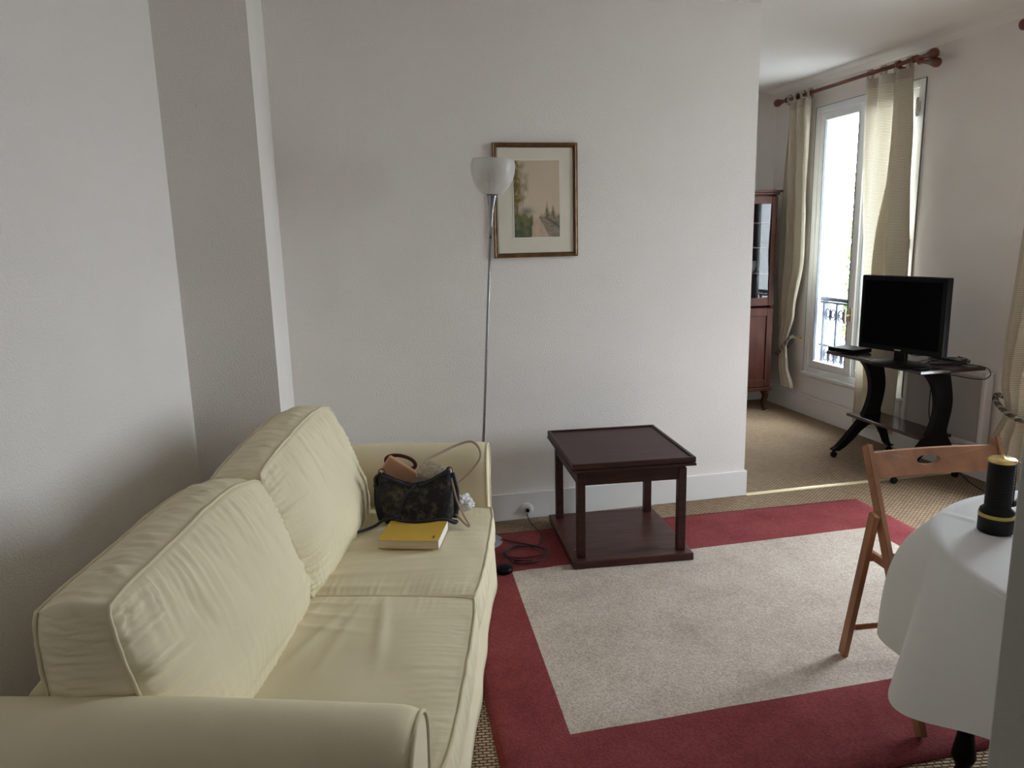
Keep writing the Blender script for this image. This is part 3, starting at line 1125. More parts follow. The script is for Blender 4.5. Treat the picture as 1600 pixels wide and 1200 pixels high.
def cushion(name, W, Hh, Tt, puff, parent, xform, seed, fold=None, NN=110, side_bulge=0.012, rnd=0.16, wrk=1.0):
    """box cushion, face normal +-y, W along x, Hh along z. xform maps local to parent space"""
    bm = N()
    vm = {}
    def outline(x, z):
        k = rnd
        # slightly rounded square with soft corners
        xx = x * math.sqrt(max(0, 1 - k * z ** 6 * 0.5)) * (1 - 0.018 * (1 - abs(z)) * 0 - 0.03 * (1 - z * z) * 0 + 0.012 * (1 - z * z))
        zz = z * math.sqrt(max(0, 1 - k * x ** 6 * 0.5)) * (1 + 0.012 * (1 - x * x))
        return xx * W / 2, zz * Hh / 2
    def pt(x, y, z):
        X, Z = outline(x, z)
        if abs(y) >= 0.9999:
            s = 1 if y > 0 else -1
            e = (max(0, 1 - abs(x) ** 3.0) * max(0, 1 - abs(z) ** 3.0)) ** 0.5
            d = puff * e
            tp = (1 - z) / 2 * Hh
            bt = (1 + z) / 2 * Hh
            lf = (1 + x) / 2 * W
            rt = (1 - x) / 2 * W
            lim = min(1, min(tp, bt, lf, rt) / 0.02)
            ww = wrinkle(x * W + 0.25 * tp, tp, seed, 0.014 * wrk, 30, 0.085) + wrinkle(x * W, bt, seed + 3, 0.006 * wrk, 22, 0.08) \
                + wrinkle(z * Hh, lf, seed + 5, 0.012 * wrk, 24, 0.08) + wrinkle(z * Hh, rt, seed + 7, 0.007 * wrk, 24, 0.08)
            ww += 0.005 * noise.noise(Vector((x * 2.5, z * 2.5, seed + 20)))
            if fold:
                ww += fold(x, z, s)
            Y = s * (Tt / 2 + d + ww * lim)
        else:
            Y = y * Tt / 2
            b = side_bulge * (1 - y * y)
            w = 0.004 * noise.noise(Vector((x * 9 + seed, y * 1.3, z * 9))) * (1 - y * y) + \
                0.010 * wrk * (1 - y * y) ** 0.6 * (abs(noise.noise(Vector(((x + z) * W * 17 + seed + y * 0.8, y * 0.9, 4.2)))) - 0.15) + 0.005 * wrk * (1 - y * y) ** 0.6 * noise.noise(Vector(((x + z) * W * 36 + seed, y * 1.2, 7.7)))
            ax, az = abs(x), abs(z)
            if ax >= az: X += math.copysign(b + w, x) * (1 if ax > 0.999 else 0)
            if az >= ax: Z += math.copysign(b + w, z) * (1 if az > 0.999 else 0)
        return Vector((X, Y, Z))
    def V(i, j, k, n, m):
        key = (round(i / n, 5), round(j / m, 5), round(k / n, 5))
        if key not in vm:
            vm[key] = bm.verts.new(xform(pt(2 * i / n - 1, 2 * j / m - 1, 2 * k / n - 1)))
        return vm[key]
    n_, m_ = NN, 14
    for j in (0, m_):
        for i in range(n_):
            for k in range(n_):
                q = [V(i, j, k, n_, m_), V(i + 1, j, k, n_, m_), V(i + 1, j, k + 1, n_, m_), V(i, j, k + 1, n_, m_)]
                bm.faces.new(q).smooth = True
    for j in range(m_):
        for i in range(n_):
            for k in (0, n_):
                bm.faces.new([V(i, j, k, n_, m_), V(i + 1, j, k, n_, m_), V(i + 1, j + 1, k, n_, m_), V(i, j + 1, k, n_, m_)]).smooth = True
                bm.faces.new([V(k, j, i, n_, m_), V(k, j, i + 1, n_, m_), V(k, j + 1, i + 1, n_, m_), V(k, j + 1, i, n_, m_)]).smooth = True
    o = obj(name, bm, M_sofa, parent)
    for s in (-1, 1):
        pts = []
        q = 26
        for k in range(q): pts.append((-1 + 2 * k / q, -1))
        for k in range(q): pts.append((1, -1 + 2 * k / q))
        for k in range(q): pts.append((1 - 2 * k / q, 1))
        for k in range(q): pts.append((-1, 1 - 2 * k / q))
        line = []
        for (x, z) in pts:
            X, Z = outline(x, z)
            X += 0.0035 * noise.noise(Vector((x * 6, z * 6, seed)))
            Z += 0.0035 * noise.noise(Vector((x * 6, z * 6, seed + 5)))
            line.append(xform(Vector((X * 1.006, s * (Tt / 2 + 0.001), Z * 1.006))))
        bm = N()
        a_tube(bm, line, 0.0042, 8, closed=True)
        obj('piping', bm, M_pipe, o)
    return o

# base and gathered skirt
bm = N()
bu0, bu1, bv0, bv1 = 1.115, 3.045, -1.02, -0.235
def skirt_line(t, z):
    pass
per = []
cs = [(bu0, bv0), (bu0, bv1), (bu1, bv1), (bu1, bv0)]
for e in range(4):
    a, b = cs[e], cs[(e + 1) % 4]
    for k in range(48):
        t_ = k / 48
        per.append((a[0] + (b[0] - a[0]) * t_, a[1] + (b[1] - a[1]) * t_, (b[0] - a[0], b[1] - a[1])))
zs = [0.006, 0.05, 0.10, 0.16, 0.22, 0.28, 0.31]
rings = []
for z in zs:
    ring = []
    for i, (u, v, d) in enumerate(per):
        l = math.hypot(*d)
        nu, nv = -d[1] / l, d[0] / l
        nu, nv = -nu, -nv
        cu, cv = (bu0 + bu1) / 2, (bv0 + bv1) / 2
        if (u - cu) * nu + (v - cv) * nv < 0:
            nu, nv = -nu, -nv
        flare = (1 - z / 0.31)
        w = 0.010 * flare + 0.012 * flare * noise.noise(Vector((u * 5, v * 5, 0.3)))
        ring.append(bm.verts.new(S(u + nu * w, v + nv * w, z)))
    rings.append(ring)
for A, B in zip(rings, rings[1:]):
    for k in range(len(A)):
        bm.faces.new((A[k], A[(k + 1) % len(A)], B[(k + 1) % len(A)], B[k])).smooth = True
bm.faces.new(rings[0][::-1])
bm.faces.new(rings[-1])
obj('base', bm, M_sofa, sofa)
# front rail between seat cushions and skirt
bm = N()
a_tube(bm, [S(1.30, -0.226, 0.305), S(2.0, -0.222, 0.303), S(2.84, -0.226, 0.305)], 0.0045, 8)
obj('skirt_piping', bm, M_pipe, sofa)
for (u, v) in ((1.18, -0.31), (2.97, -0.31), (1.18, -0.96), (2.97, -0.96)):
    pass

# back frame
bm = N()
NU_, = (60,)
prof = []
for k in range(24):
    a = PI * k / 23
    prof.append((-0.955 + 0.075 * math.cos(a) * 1.0, 0.615 + 0.075 * math.sin(a)))
prof = [(-0.880, 0.30)] + prof + [(-1.030, 0.02)] + [(-0.89, 0.02)]
rows = []
for i in range(NU_ + 1):
    u = 1.26 + (2.97 - 1.26) * i / NU_
    e = min(1, min(i, NU_ - i) / 2.0)
    e = 0.9 + 0.1 * e
    rows.append([bm.verts.new(S(u, -0.955 + (v + 0.955) * e, z if z < 0.6 else 0.615 + (z - 0.615) * e + 0.004 * noise.noise(Vector((u * 4, v * 9, 0))))) for v, z in prof])
for A, B in zip(rows, rows[1:]):
    for k in range(len(prof)):
        bm.faces.new((A[k], A[(k + 1) % len(prof)], B[(k + 1) % len(prof)], B[k])).smooth = True
bm.faces.new(rows[0])
bm.faces.new(rows[-1][::-1])
obj('back_frame', bm, M_sofa, sofa)

# rolled arms
def arm(side):
    # side -1: near arm (roll overhangs to smaller u); +1 far arm
    inner = 1.305 if side < 0 else 2.845
    rc = (1.200 if side < 0 else 2.950)
    zc, r = 0.560, 0.108
    prof = []
    # start at inner bottom, go up the inner face, round the roll, under it, down the outer face
    prof.append((inner, 0.05))
    prof.append((inner, 0.30))
    prof.append((inner + side * 0.002, 0.45))
    for k in range(27):
        a = 0.0 + (1.28 * PI) * k / 26
        prof.append((rc - side * r * math.cos(a), zc + r * math.sin(a)))
    prof.append((rc + side * 0.072, zc - 0.115))
    prof.append((rc + side * 0.074, 0.30))
    prof.append((rc + side * 0.080, 0.02))
    bm = N()
    NV_ = 46
    rows = []
    for j in range(NV_ + 1):
        vb_ = -1.10 if side < 0 else -1.02
        v = vb_ + (-0.243 - vb_) * j / NV_
        s = 1.0
        front = (v + 0.243) / 0.05
        e = 1.0 if front < -1 else (1 - 0.10 * (1 + front) ** 2.5)
        eb = 1.0 if (v + 1.02) > 0.02 else 0.985
        drop = 0.016 * max(0, (v + 0.75) / 0.5) if side < 0 else -0.010 * max(0, (v + 0.75) / 0.5)
        row = []
        for (u, z) in prof:
            nn = noise.noise(Vector((u * 5 + side, v * 4, z * 5))) * 0.005
            nn += 0.004 * wrinkle(v, max(0, v + 1.02), side * 3 + 4, 1.0, 8, 0.5)
            if z > 0.44:
                uu = rc + (u - rc) * e * eb + (nn if u < rc else -nn)
                zz = zc + (z - zc) * e * eb - drop + nn
                if side > 0 and z > zc:
                    zz += 0.004 * abs(noise.noise(Vector((v * 14, z * 3, 2))))
            else:
                uu, zz = u + nn * 0.6, z
            row.append(bm.verts.new(S(uu, v, zz)))
        rows.append(row)
    n_ = len(prof)
    for A, B in zip(rows, rows[1:]):
        for k in range(n_):
            bm.faces.new((A[k], A[(k + 1) % n_], B[(k + 1) % n_], B[k])).smooth = True
    bm.faces.new(rows[0])
    bm.faces.new(rows[-1][::-1])
    line = [v.co.copy() for v in rows[-1]]
    o = obj('arm', bm, M_sofa, sofa)
    bm = N()
    a_tube(bm, [p + Vector((0.001, 0, 0)) for p in line[1:-1]], 0.0048, 8)
    obj('piping', bm, M_pipe, o)
    return o
arm(-1)
arm(1)

# seat cushions
def seat_fold(kind):
    def f(x, z, s):
        # local x -> along u, local z -> depth (z=+1 front), top face is s>0
        if s < 0: return 0
        w = 0
        if kind == 'far':
            # creases fanning from the back, near the joint with the near seat
            for k, (ox, sl) in enumerate(((-0.92, 0.10), (-0.78, 0.22), (-0.66, 0.30), (-0.50, 0.42), (-0.36, 0.55), (-0.25, 0.6))):
                c = ox + sl * (z + 1) * 0.55 * (1 + 0.2 * k)
                w += 0.0065 * math.exp(-((x - c) / 0.040) ** 2) * math.exp(-((z + 0.30) / 0.55) ** 2)
            c = 0.5 + 0.2 * z
            w -= 0.004 * math.exp(-((x - c) / 0.05) ** 2) * math.exp(-((z - 0.3) / 0.3) ** 2)
        else:
            for k, (oz, sl, a) in enumerate(((0.35, -0.15, 0.005), (-0.05, 0.10, 0.0035), (-0.3, 0.3, 0.005), (-0.5, 0.2, 0.004))):
                c = oz + sl * x
                w += a * math.exp(-((z - c) / 0.05) ** 2) * math.exp(-((x - 0.45) / 0.45) ** 2)
            for k, (ox, sl) in enumerate(((0.86, 0.08), (0.72, 0.22), (0.56, 0.30))):
                c = ox - sl * (z + 1) * 0.5
                w += 0.005 * math.exp(-((x - c) / 0.035) ** 2) * math.exp(-((z + 0.35) / 0.4) ** 2)
        return w
    return f
def seat_xf(uc):
    # local x -> +u, local z -> +v (front), local y -> up
    def f(p):
        return S(uc + p.x, -0.560 + p.z, 0.372 + p.y)
    return f
seat_n = cushion('seat_cushion', 0.758, 0.690, 0.128, 0.016, sofa, seat_xf(1.693), 3, seat_fold('near'), side_bulge=0.010, rnd=0.12, wrk=0.4)
seat_f = cushion('seat_cushion', 0.758, 0.690, 0.128, 0.016, sofa, seat_xf(2.456), 8, seat_fold('far'), side_bulge=0.010, rnd=0.12, wrk=0.4)

# back cushions, leaning on the back frame
def back_xf(uc, vtop, vbot, zb, zt, roll=0.0, yaw=0.0, du=0.0):
    hgt = math.hypot(vtop - vbot, zt - zb)
    ax = Vector((vtop - vbot, zt - zb)) / hgt       # up axis in (v, z)
    nx = Vector((ax.y, -ax.x))                      # towards the room
    def f(p):
        x, y, z = p
        zz = z + 0.010 * math.sin(x * 7) * max(0, z / 0.21) ** 2
        # top sags slightly towards the ends
        sag = -(0.034 if (x > 0) == (uc < 2) else 0.014) * abs(x / 0.39) ** 2.4 * max(0, z / 0.22)
        ex_ = 0.085 * max(0, min(1, 0.5 - z / 0.43)) * max(0, y / 0.078)
        lean = z * math.sin(roll)
        cv, cz = (vtop + vbot) / 2, (zt + zb) / 2
        v = cv + ax.x * (zz + sag) + nx.x * (y + x * math.sin(yaw)) + min(ex_, 0.085)
        zq = cz + ax.y * (zz + sag) + nx.y * (y + x * math.sin(yaw))
        return S(uc + du + x + lean, v, zq + x * math.sin(roll) * 0.5)
    return f
def back_fold(kind):
    def f(x, z, s):
        if s < 0: return 0
        w = 0
        # long slack folds coming down from the top seam
        for (ox, sl, a, wd) in ((-0.2, 0.45, 0.0035, 0.05), (0.1, 0.5, 0.003, 0.05), (0.42, 0.35, 0.0035, 0.04), (-0.62, 0.4, 0.004, 0.05)):
            c = ox + sl * (1 - z) * 0.5
            w -= a * math.exp(-((x - c) / wd) ** 2) * math.exp(-((z - 0.55) / 0.35) ** 2)
        if kind == 'near':
            w -= 0.007 * math.exp(-((z + 0.74 + 0.10 * (x + 0.3)) / 0.09) ** 2) * math.exp(-((x + 0.05) / 0.5) ** 2)
        else:
            for q in (-0.45, -0.58, -0.70):
                w -= 0.006 * math.exp(-((z - q - 0.12 * (x + 1)) / 0.06) ** 2) * math.exp(-((x + 0.8) / 0.25) ** 2)
        return w
    return f
cushion('back_cushion', 0.790, 0.430, 0.142, 0.048, sofa, back_xf(1.652, -0.912, -0.875, 0.425, 0.846), 21, back_fold('near'), side_bulge=0.016, rnd=0.18)
cushion('back_cushion', 0.780, 0.450, 0.150, 0.045, sofa, back_xf(2.440, -0.925, -0.875, 0.430, 0.862), 33, back_fold('far'), side_bulge=0.016, rnd=0.18)

bpy.context.view_layer.update()
def top_of(o):
    me = o.data
    vs = [o.matrix_world @ v.co for v in me.vertices]
    return BVHTree.FromPolygons(vs, [tuple(p.vertices) for p in me.polygons])
T_far = top_of(seat_f)
def seat_z(x, y):
    h = T_far.ray_cast(Vector((x, y, 1.0)), Vector((0, 0, -1)))
    return h[0].z if h[0] else 0.455

# ------------------------------------------------------------------ things on the sofa
# yellow paperback
bu, bv = 2.455, -0.475
pz = max(seat_z(*SW(bu + a, bv + b, 0)[:2]) for a in (-.07, 0, .07) for b in (-.1, -.05, 0, .05, .1))
bk = thing('paperback_book', 'thick yellow paperback book lying flat on the far seat cushion', 'book', SW(bu, bv, pz + 0.001), -SANG - 0.05)
# local: x = v (width of spine side), y = u (depth)
bm = N()
a_box(bm, (-0.103, -0.072, 0.0015), (0.103, 0.100, 0.0300))
obj('pages', bm, M_pages, bk)
bm = N()
a_box(bm, (-0.106, -0.076, 0.030), (0.106, 0.104, 0.0318), 0.0006)
a_box(bm, (-0.106, -0.076, 0.0), (0.106, 0.104, 0.0015), 0.0006)
cv = obj('cover', bm, M_yellow, bk)
bm = N()
a_box(bm, (0.104, -0.076, 0.001), (0.1065, 0.104, 0.0315), 0.0006)
obj('spine', bm, M_white, bk, label='cream book spine')
bm = N()
a_box(bm, (0.078, -0.055, 0.0318), (0.088, -0.030, 0.0321))
obj('cover_print', bm, M_mark, cv, label='small dark mark printed on the cover')

# black handbag: soft body, dipped zip edge
hu, hv = 2.648, -0.490
hz = max(seat_z(*SW(hu + a, hv + b, 0)[:2]) for a in (-.04, 0, .04) for b in (-.13, -.06, 0, .06, .13)) + 0.001
hb = thing('handbag', 'small black brocade handbag standing behind the yellow book', 'handbag', SW(hu, hv, hz), -SANG + 0.06)
bm = N()
NX, NA = 40, 28
rings = []
Wb, Hb, Tb = 0.136, 0.195, 0.048
def bag_top(s): return Hb * (0.72 + 0.28 * abs(s) ** 1.5) + 0.005 * s
for j in range(19):
    h = j / 18
    ring = []
    for k in range(56):
        a = 2 * PI * k / 56
        cx = sgnp(math.cos(a), 0.62)
        cy = sgnp(math.sin(a), 0.8)
        w = Wb * (1.0 + 0.04 * math.sin(PI * h) + (0.0 if h > 0.12 else -0.10 * (1 - h / 0.12) ** 2) - 0.05 * h)
        t = Tb * (1.0 - 0.72 * h ** 1.6) * (1.0 if h > 0.10 else 0.80 + 0.2 * h / 0.10)
        zz = h * bag_top(cx)
        ring.append(bm.verts.new((cx * w, cy * t + 0.004 * noise.noise(Vector((cx * 3, h * 3, cy))), zz)))
    rings.append(ring)
for A, B in zip(rings, rings[1:]):
    for k in range(56):
        bm.faces.new((A[k], A[(k + 1) % 56], B[(k + 1) % 56], B[k])).smooth = True
bm.faces.new(rings[0][::-1])
bm.faces.new(rings[-1])
obj('body', bm, M_bag, hb)
bm = N()
for s in (-1, 1):
    pts = [(x / 20 * Wb * 0.93, s * 0.012, bag_top(x / 20) + 0.001) for x in range(-20, 21)]
    a_tube(bm, pts, 0.0045, 8)
obj('zip_edge', bm, M_strapn, hb)
bm = N()
for s in (-1, 1):
    bm = N()
    a_tube(bm, spline([(s * Wb * 0.955, -0.0, 0.185), (s * Wb * 1.045, 0.0, 0.12), (s * Wb * 1.04, 0, 0.06), (s * Wb * 0.97, 0, 0.01)], 6), 0.012, 8, flat=(0.004, 0.018))
    a_tube(bm, [(s * (Wb * 0.93) + 0.012 * math.cos(a), 0, 0.196 + 0.014 * math.sin(a)) for a in [k * 2 * PI / 14 for k in range(14)]], 0.002, 6, closed=True)
    obj('side_trim', bm, M_strapn, hb)
bm = N()
a_tube(bm, spline([(-0.128, 0.0, 0.195), (-0.150, -0.01, 0.178), (-0.150, -0.012, 0.155)], 6), 0.006, 8)
a_ball(bm, (-0.150, -0.012, 0.150), 0.009)
obj('tassel', bm, M_strapn, hb)
# strap falls over the front, down onto the book and round to the left behind the cushion
bm = N()
top_b = 0.0318 + (pz - hz)
pts = [(0.005, -0.016, 0.150), (-0.02, -0.040, 0.135), (-0.045, -0.050, 0.10), (-0.065, -0.057, 0.05), (-0.074, -0.072, top_b + 0.010), (-0.060, -0.092, top_b + 0.005),
       (0.00, -0.112, top_b + 0.005), (0.06, -0.106, top_b + 0.006), (0.108, -0.088, top_b + 0.003), (0.142, -0.072, 0.016), (0.152, -0.055, 0.012), (0.146, -0.044, 0.011), (0.125, -0.052, 0.020)]
a_tube(bm, spline(pts, 8), 0.006, 8, flat=(0.0035, 0.0065))
obj('strap', bm, M_strapn, hb)
bm = N()
pts = [(-0.045, -0.088, top_b + 0.0125), (-0.11, -0.078, top_b + 0.006), (-0.15, -0.085, 0.018), (-0.20, -0.125, 0.014), (-0.24, -0.165, 0.02)]
a_tube(bm, spline(pts, 8), 0.006, 8, flat=(0.0055, 0.0055))
obj('strap', bm, M_strapn, hb)

# tan shoulder bag behind with its thin strap standing in a loop
sb = thing('shoulder_bag', 'pale tan shoulder bag behind the black handbag, thin strap looping up over the sofa arm', 'handbag', SW(2.745, -0.49, 0.455), -SANG)
bm = N()
rings = []
for j in range(13):
    h = j / 12
    ring = []
    for k in range(40):
        a = 2 * PI * k / 40
        cx = sgnp(math.cos(a), 0.6)
        cy = sgnp(math.sin(a), 0.8)
        ring.append(bm.verts.new((0.115 * cx * (1 - 0.1 * h) + 0.02, (0.042 * (1 - 0.5 * h)) * cy, 0.005 + h * (0.150 + 0.02 * cx))))
    rings.append(ring)
for A, B in zip(rings, rings[1:]):
    for k in range(40):
        bm.faces.new((A[k], A[(k + 1) % 40], B[(k + 1) % 40], B[k])).smooth = True
bm.faces.new(rings[0][::-1])
bm.faces.new(rings[-1])
obj('body', bm, M_strapb, sb)
bm = N()
def sl(u, v, z):
    w = SW(u, v, z) - SW(2.745, -0.49, 0.455)
    c_, s_ = math.cos(SANG), math.sin(SANG)
    return Vector((w.x * c_ - w.y * s_, w.x * s_ + w.y * c_, w.z))
pts = [sl(2.70, -0.49, 0.62), sl(2.76, -0.47, 0.655), sl(2.80, -0.40, 0.685), sl(2.83, -0.34, 0.705), sl(2.835, -0.295, 0.712), sl(2.82, -0.265, 0.690), sl(2.81, -0.262, 0.650), sl(2.80, -0.30, 0.600), sl(2.79, -0.34, 0.565), sl(2.775, -0.375, 0.545)]
a_tube(bm, spline(pts, 10), 0.004, 8, flat=(0.0030, 0.0065))
obj('strap', bm, M_strapb, sb)
bm = N()
pts = [sl(2.66, -0.366, 0.655), sl(2.65, -0.352, 0.60), sl(2.63, -0.335, 0.54), sl(2.60, -0.310, 0.495), sl(2.575, -0.287, 0.465), sl(2.585, -0.300, 0.463), sl(2.62, -0.325, 0.472), sl(2.66, -0.350, 0.480), sl(2.70, -0.37, 0.50)]
a_tube(bm, spline(pts, 10), 0.004, 8, flat=(0.0022, 0.0042))
obj('strap', bm, M_strapb, sb)

# peach glasses case and maroon spectacles band sticking out, crumpled papers
pc = thing('glasses_case', 'peach coloured flat case poking up left behind the black handbag', 'case', SW(2.735, -0.60, 0.60), -SANG)
bm = N()
a_box(bm, (-0.070, -0.012, -0.034), (0.13, 0.012, 0.036), 0.008, 3)
bmesh.ops.rotate(bm, verts=bm.verts, cent=(0, 0, 0), matrix=Matrix.Rotation(math.radians(34), 3, 'Y'))
bmesh.ops.translate(bm, verts=bm.verts, vec=(0.035, 0, 0.022))
obj('case_shell', bm, M_peach, pc)
hbn = thing('hair_band', 'dark maroon oval band leaning on the far sofa arm behind the case', 'hair band', SW(2.80, -0.575, 0.64), -SANG)
bm = N()
pts = [(0.056 * math.cos(a), 0.012 * math.cos(a), 0.028 * math.sin(a) - 0.014 * math.cos(a)) for a in [k * 2 * PI / 36 for k in range(36)]]
a_tube(bm, pts, 0.004, 8, closed=True, flat=(0.003, 0.008))
obj('band', bm, M_maroon, hbn)
bm = N()
a_ball(bm, (-0.040, 0.004, 0.0), 0.03, (0.9, 0.25, 0.9))
obj('band_pad', bm, M_maroon, hbn)
def crumple(name, label, cat, c, sz, m, seed):
    bm = N()
    g = bmesh.ops.create_icosphere(bm, subdivisions=4, radius=1.0)
    for v in bm.verts:
        d = v.co.normalized()
        k = 1 + 0.35 * (abs(noise.noise(d * 1.7 + Vector((seed, 0, 0)))) * 2 - 0.5) + 0.14 * noise.noise(d * 5 + Vector((seed, 3, 0)))
        v.co = Vector((d.x * sz[0] * k, d.y * sz[1] * k, d.z * sz[2] * k))
    zmin = min(v.co.z for v in bm.verts)
    for v in bm.verts:
        v.co.z -= zmin
    o = obj(name, bm, m)
    o.location = c
    o.rotation_euler = (0, 0, -SANG)
    tag(o, label, cat)
    return o
crumple('tissue_packet', 'shiny crumpled beige packet showing above the dip of the black handbag', 'packet', SW(2.70, -0.445, 0.59), (0.048, 0.014, 0.036), mat('shiny_beige_wrap', (0.55, 0.48, 0.38, 1), 0.22, bump=0.25, bscale=25), 4)
crumple('crumpled_tissue', 'white crumpled tissue on the seat just right of the black handbag', 'tissue', SW(2.745, -0.330, 0.452), (0.045, 0.030, 0.030), M_tissue, 9)

# ------------------------------------------------------------------ floor lamp (leans a little)
lb = Vector((0.575, 3.455, 0.0))
lt = Vector((0.686, 3.45, 1.700))
lamp = thing('floor_lamp', 'slim chrome floor lamp with frosted bowl shade standing behind the sofa arm', 'floor lamp', lb)
ax = (lt - lb)
bm = N()
a_lathe(bm, [(0.118, 0.0), (0.122, 0.004), (0.120, 0.010), (0.095, 0.018), (0.03, 0.026), (0.012, 0.040)], (0, 0, 0), 48)
obj('base', bm, M_steel, lamp, label='round grey metal base')
bm = N()
a_tube(bm, [Vector((0, 0, 0.02)), ax * 0.35, ax * 0.7, ax * 0.97], 0.0065, 14)
obj('pole', bm, M_chrome, lamp)
rot = Vector((0, 0, 1)).rotation_difference(ax).to_matrix()
bm = N()
a_lathe(bm, [(0.0065, -0.20), (0.008, -0.13), (0.013, -0.06), (0.023, -0.012), (0.027, 0.0)], (0, 0, 0), 28)
bmesh.ops.rotate(bm, verts=bm.verts, cent=(0, 0, 0), matrix=rot)
bmesh.ops.translate(bm, verts=bm.verts, vec=ax)
obj('shade_holder', bm, M_chrome, lamp)
bm = N()
pr = []
for k in range(22):
    t_ = k / 21
    r_ = 0.040 + 0.062 * math.sin(min(1, t_ * 1.25) * PI / 2) ** 0.80
    if t_ > 0.80: r_ -= 0.006 * ((t_ - 0.80) / 0.20) ** 2
    pr.append((r_, 0.155 * t_ ** 1.15))
inn = [(r_ - 0.004, h + (0.003 if h < 0.02 else 0)) for r_, h in pr[::-1]]
a_lathe(bm, pr + inn, (0, 0, 0), 48)
bmesh.ops.rotate(bm, verts=bm.verts, cent=(0, 0, 0), matrix=rot)
bmesh.ops.translate(bm, verts=bm.verts, vec=ax)
obj('lamp_shade', bm, M_frost, lamp, True, label='frosted white glass bowl shade')
# cable coiled on the rug, foot dimmer
bm = N()
def fl(x, y, z=RUGZ + 0.006): return Vector((x, y, z)) - lb
pts = [fl(0.575, 3.455, 0.02), fl(0.60, 3.42, 0.024)]
pts = [fl(0.68, 3.44, 0.018)]
for k in range(30):
    a = k / 29 * 2 * PI * 2.6 + 1.0
    pts.append(fl(0.76 + (0.105 + 0.012 * math.sin(a * 1.7)) * math.cos(a), 3.24 + (0.085 + 0.03 * math.sin(a * 0.41)) * math.sin(a), RUGZ + 0.005 + 0.0014 * k / 4))
pts += [fl(0.69, 3.17), fl(0.66, 3.12), fl(0.645, 3.10, RUGZ + 0.012)]
a_tube(bm, spline(pts, 5), 0.003, 6)
obj('cable', bm, M_wire, lamp)
bm = N()
pts = [fl(0.84, 3.30), fl(0.90, 3.42), fl(0.885, 3.60, 0.008), fl(0.883, 3.70, 0.02), fl(0.883, 3.712, 0.052)]
a_tube(bm, spline(pts, 6), 0.003, 6)
obj('cable', bm, M_wire, lamp)
bm = N()
a_lathe(bm, [(0.036, 0.0), (0.040, 0.004), (0.039, 0.016), (0.030, 0.026), (0.012, 0.030)], tuple(fl(0.622, 3.085, RUGZ + 0.002)), 32)
obj('foot_dimmer', bm, M_black, lamp, label='round black foot switch')

# wall socket
ws = thing('wall_socket', 'white round wall socket on the baseboard behind the lamp cable', 'wall socket', (0.883, YB - 0.014, 0.055))
bm = N()
a_lathe(bm, [(0.036, 0.0), (0.036, -0.006), (0.030, -0.009), (0.010, -0.009)], (0, 0, 0), 32, 'Y')
obj('plate', bm, M_trim, ws)
bm = N()
a_lathe(bm, [(0.024, -0.009), (0.022, -0.013), (0.017, -0.0135)], (0, 0, 0), 24, 'Y')
obj('socket_ring', bm, M_radf, ws)
bm = N()
a_lathe(bm, [(0.010, -0.009), (0.010, -0.026), (0.006, -0.032)], (0, 0, 0), 20, 'Y')
obj('plug', bm, M_black, ws)

# ------------------------------------------------------------------ framed watercolour
pf = thing('framed_picture', 'gilt framed watercolour of a tree lined path hanging on the back wall', 'picture', (0.965, YB, 1.683))
pw, ph_ = 0.436, 0.560
bm = N()
def mitre(bm, w, h, sec, y0):
    """frame of cross section sec [(inset, depth)] round a w x h rectangle; separate mitred sides in one loop"""
    rings = []
    for (ins, dep) in sec:
        rings.append([bm.verts.new((sx * (w / 2 - ins), y0 - dep, sz * (h / 2 - ins))) for sx, sz in ((-1, -1), (1, -1), (1, 1), (-1, 1))])
    n_ = len(sec)
    for i in range(n_):
        A, B = rings[i], rings[(i + 1) % n_]
        for k in range(4):
            bm.faces.new((A[k], A[(k + 1) % 4], B[(k + 1) % 4], B[k]))
mitre(bm, pw, ph_, [(0, 0.002), (0, 0.018), (0.003, 0.022), (0.007, 0.020), (0.012, 0.022), (0.016, 0.018), (0.016, 0.002)], 0)
obj('frame', bm, M_gold, pf)
bm = N()
mitre(bm, pw - 0.032, ph_ - 0.032, [(0, 0.002), (0, 0.0165), (0.006, 0.013), (0.007, 0.010), (0.007, 0.002)], 0)
obj('inner_frame', bm, M_golde, pf, label='dark brown inner edge')
bm = N()
a_box(bm, (-pw / 2 + 0.02, -0.009, -ph_ / 2 + 0.02), (pw / 2 - 0.02, -0.003, ph_ / 2 - 0.02))
obj('mount', bm, M_mount, pf, label='ivory card mount')
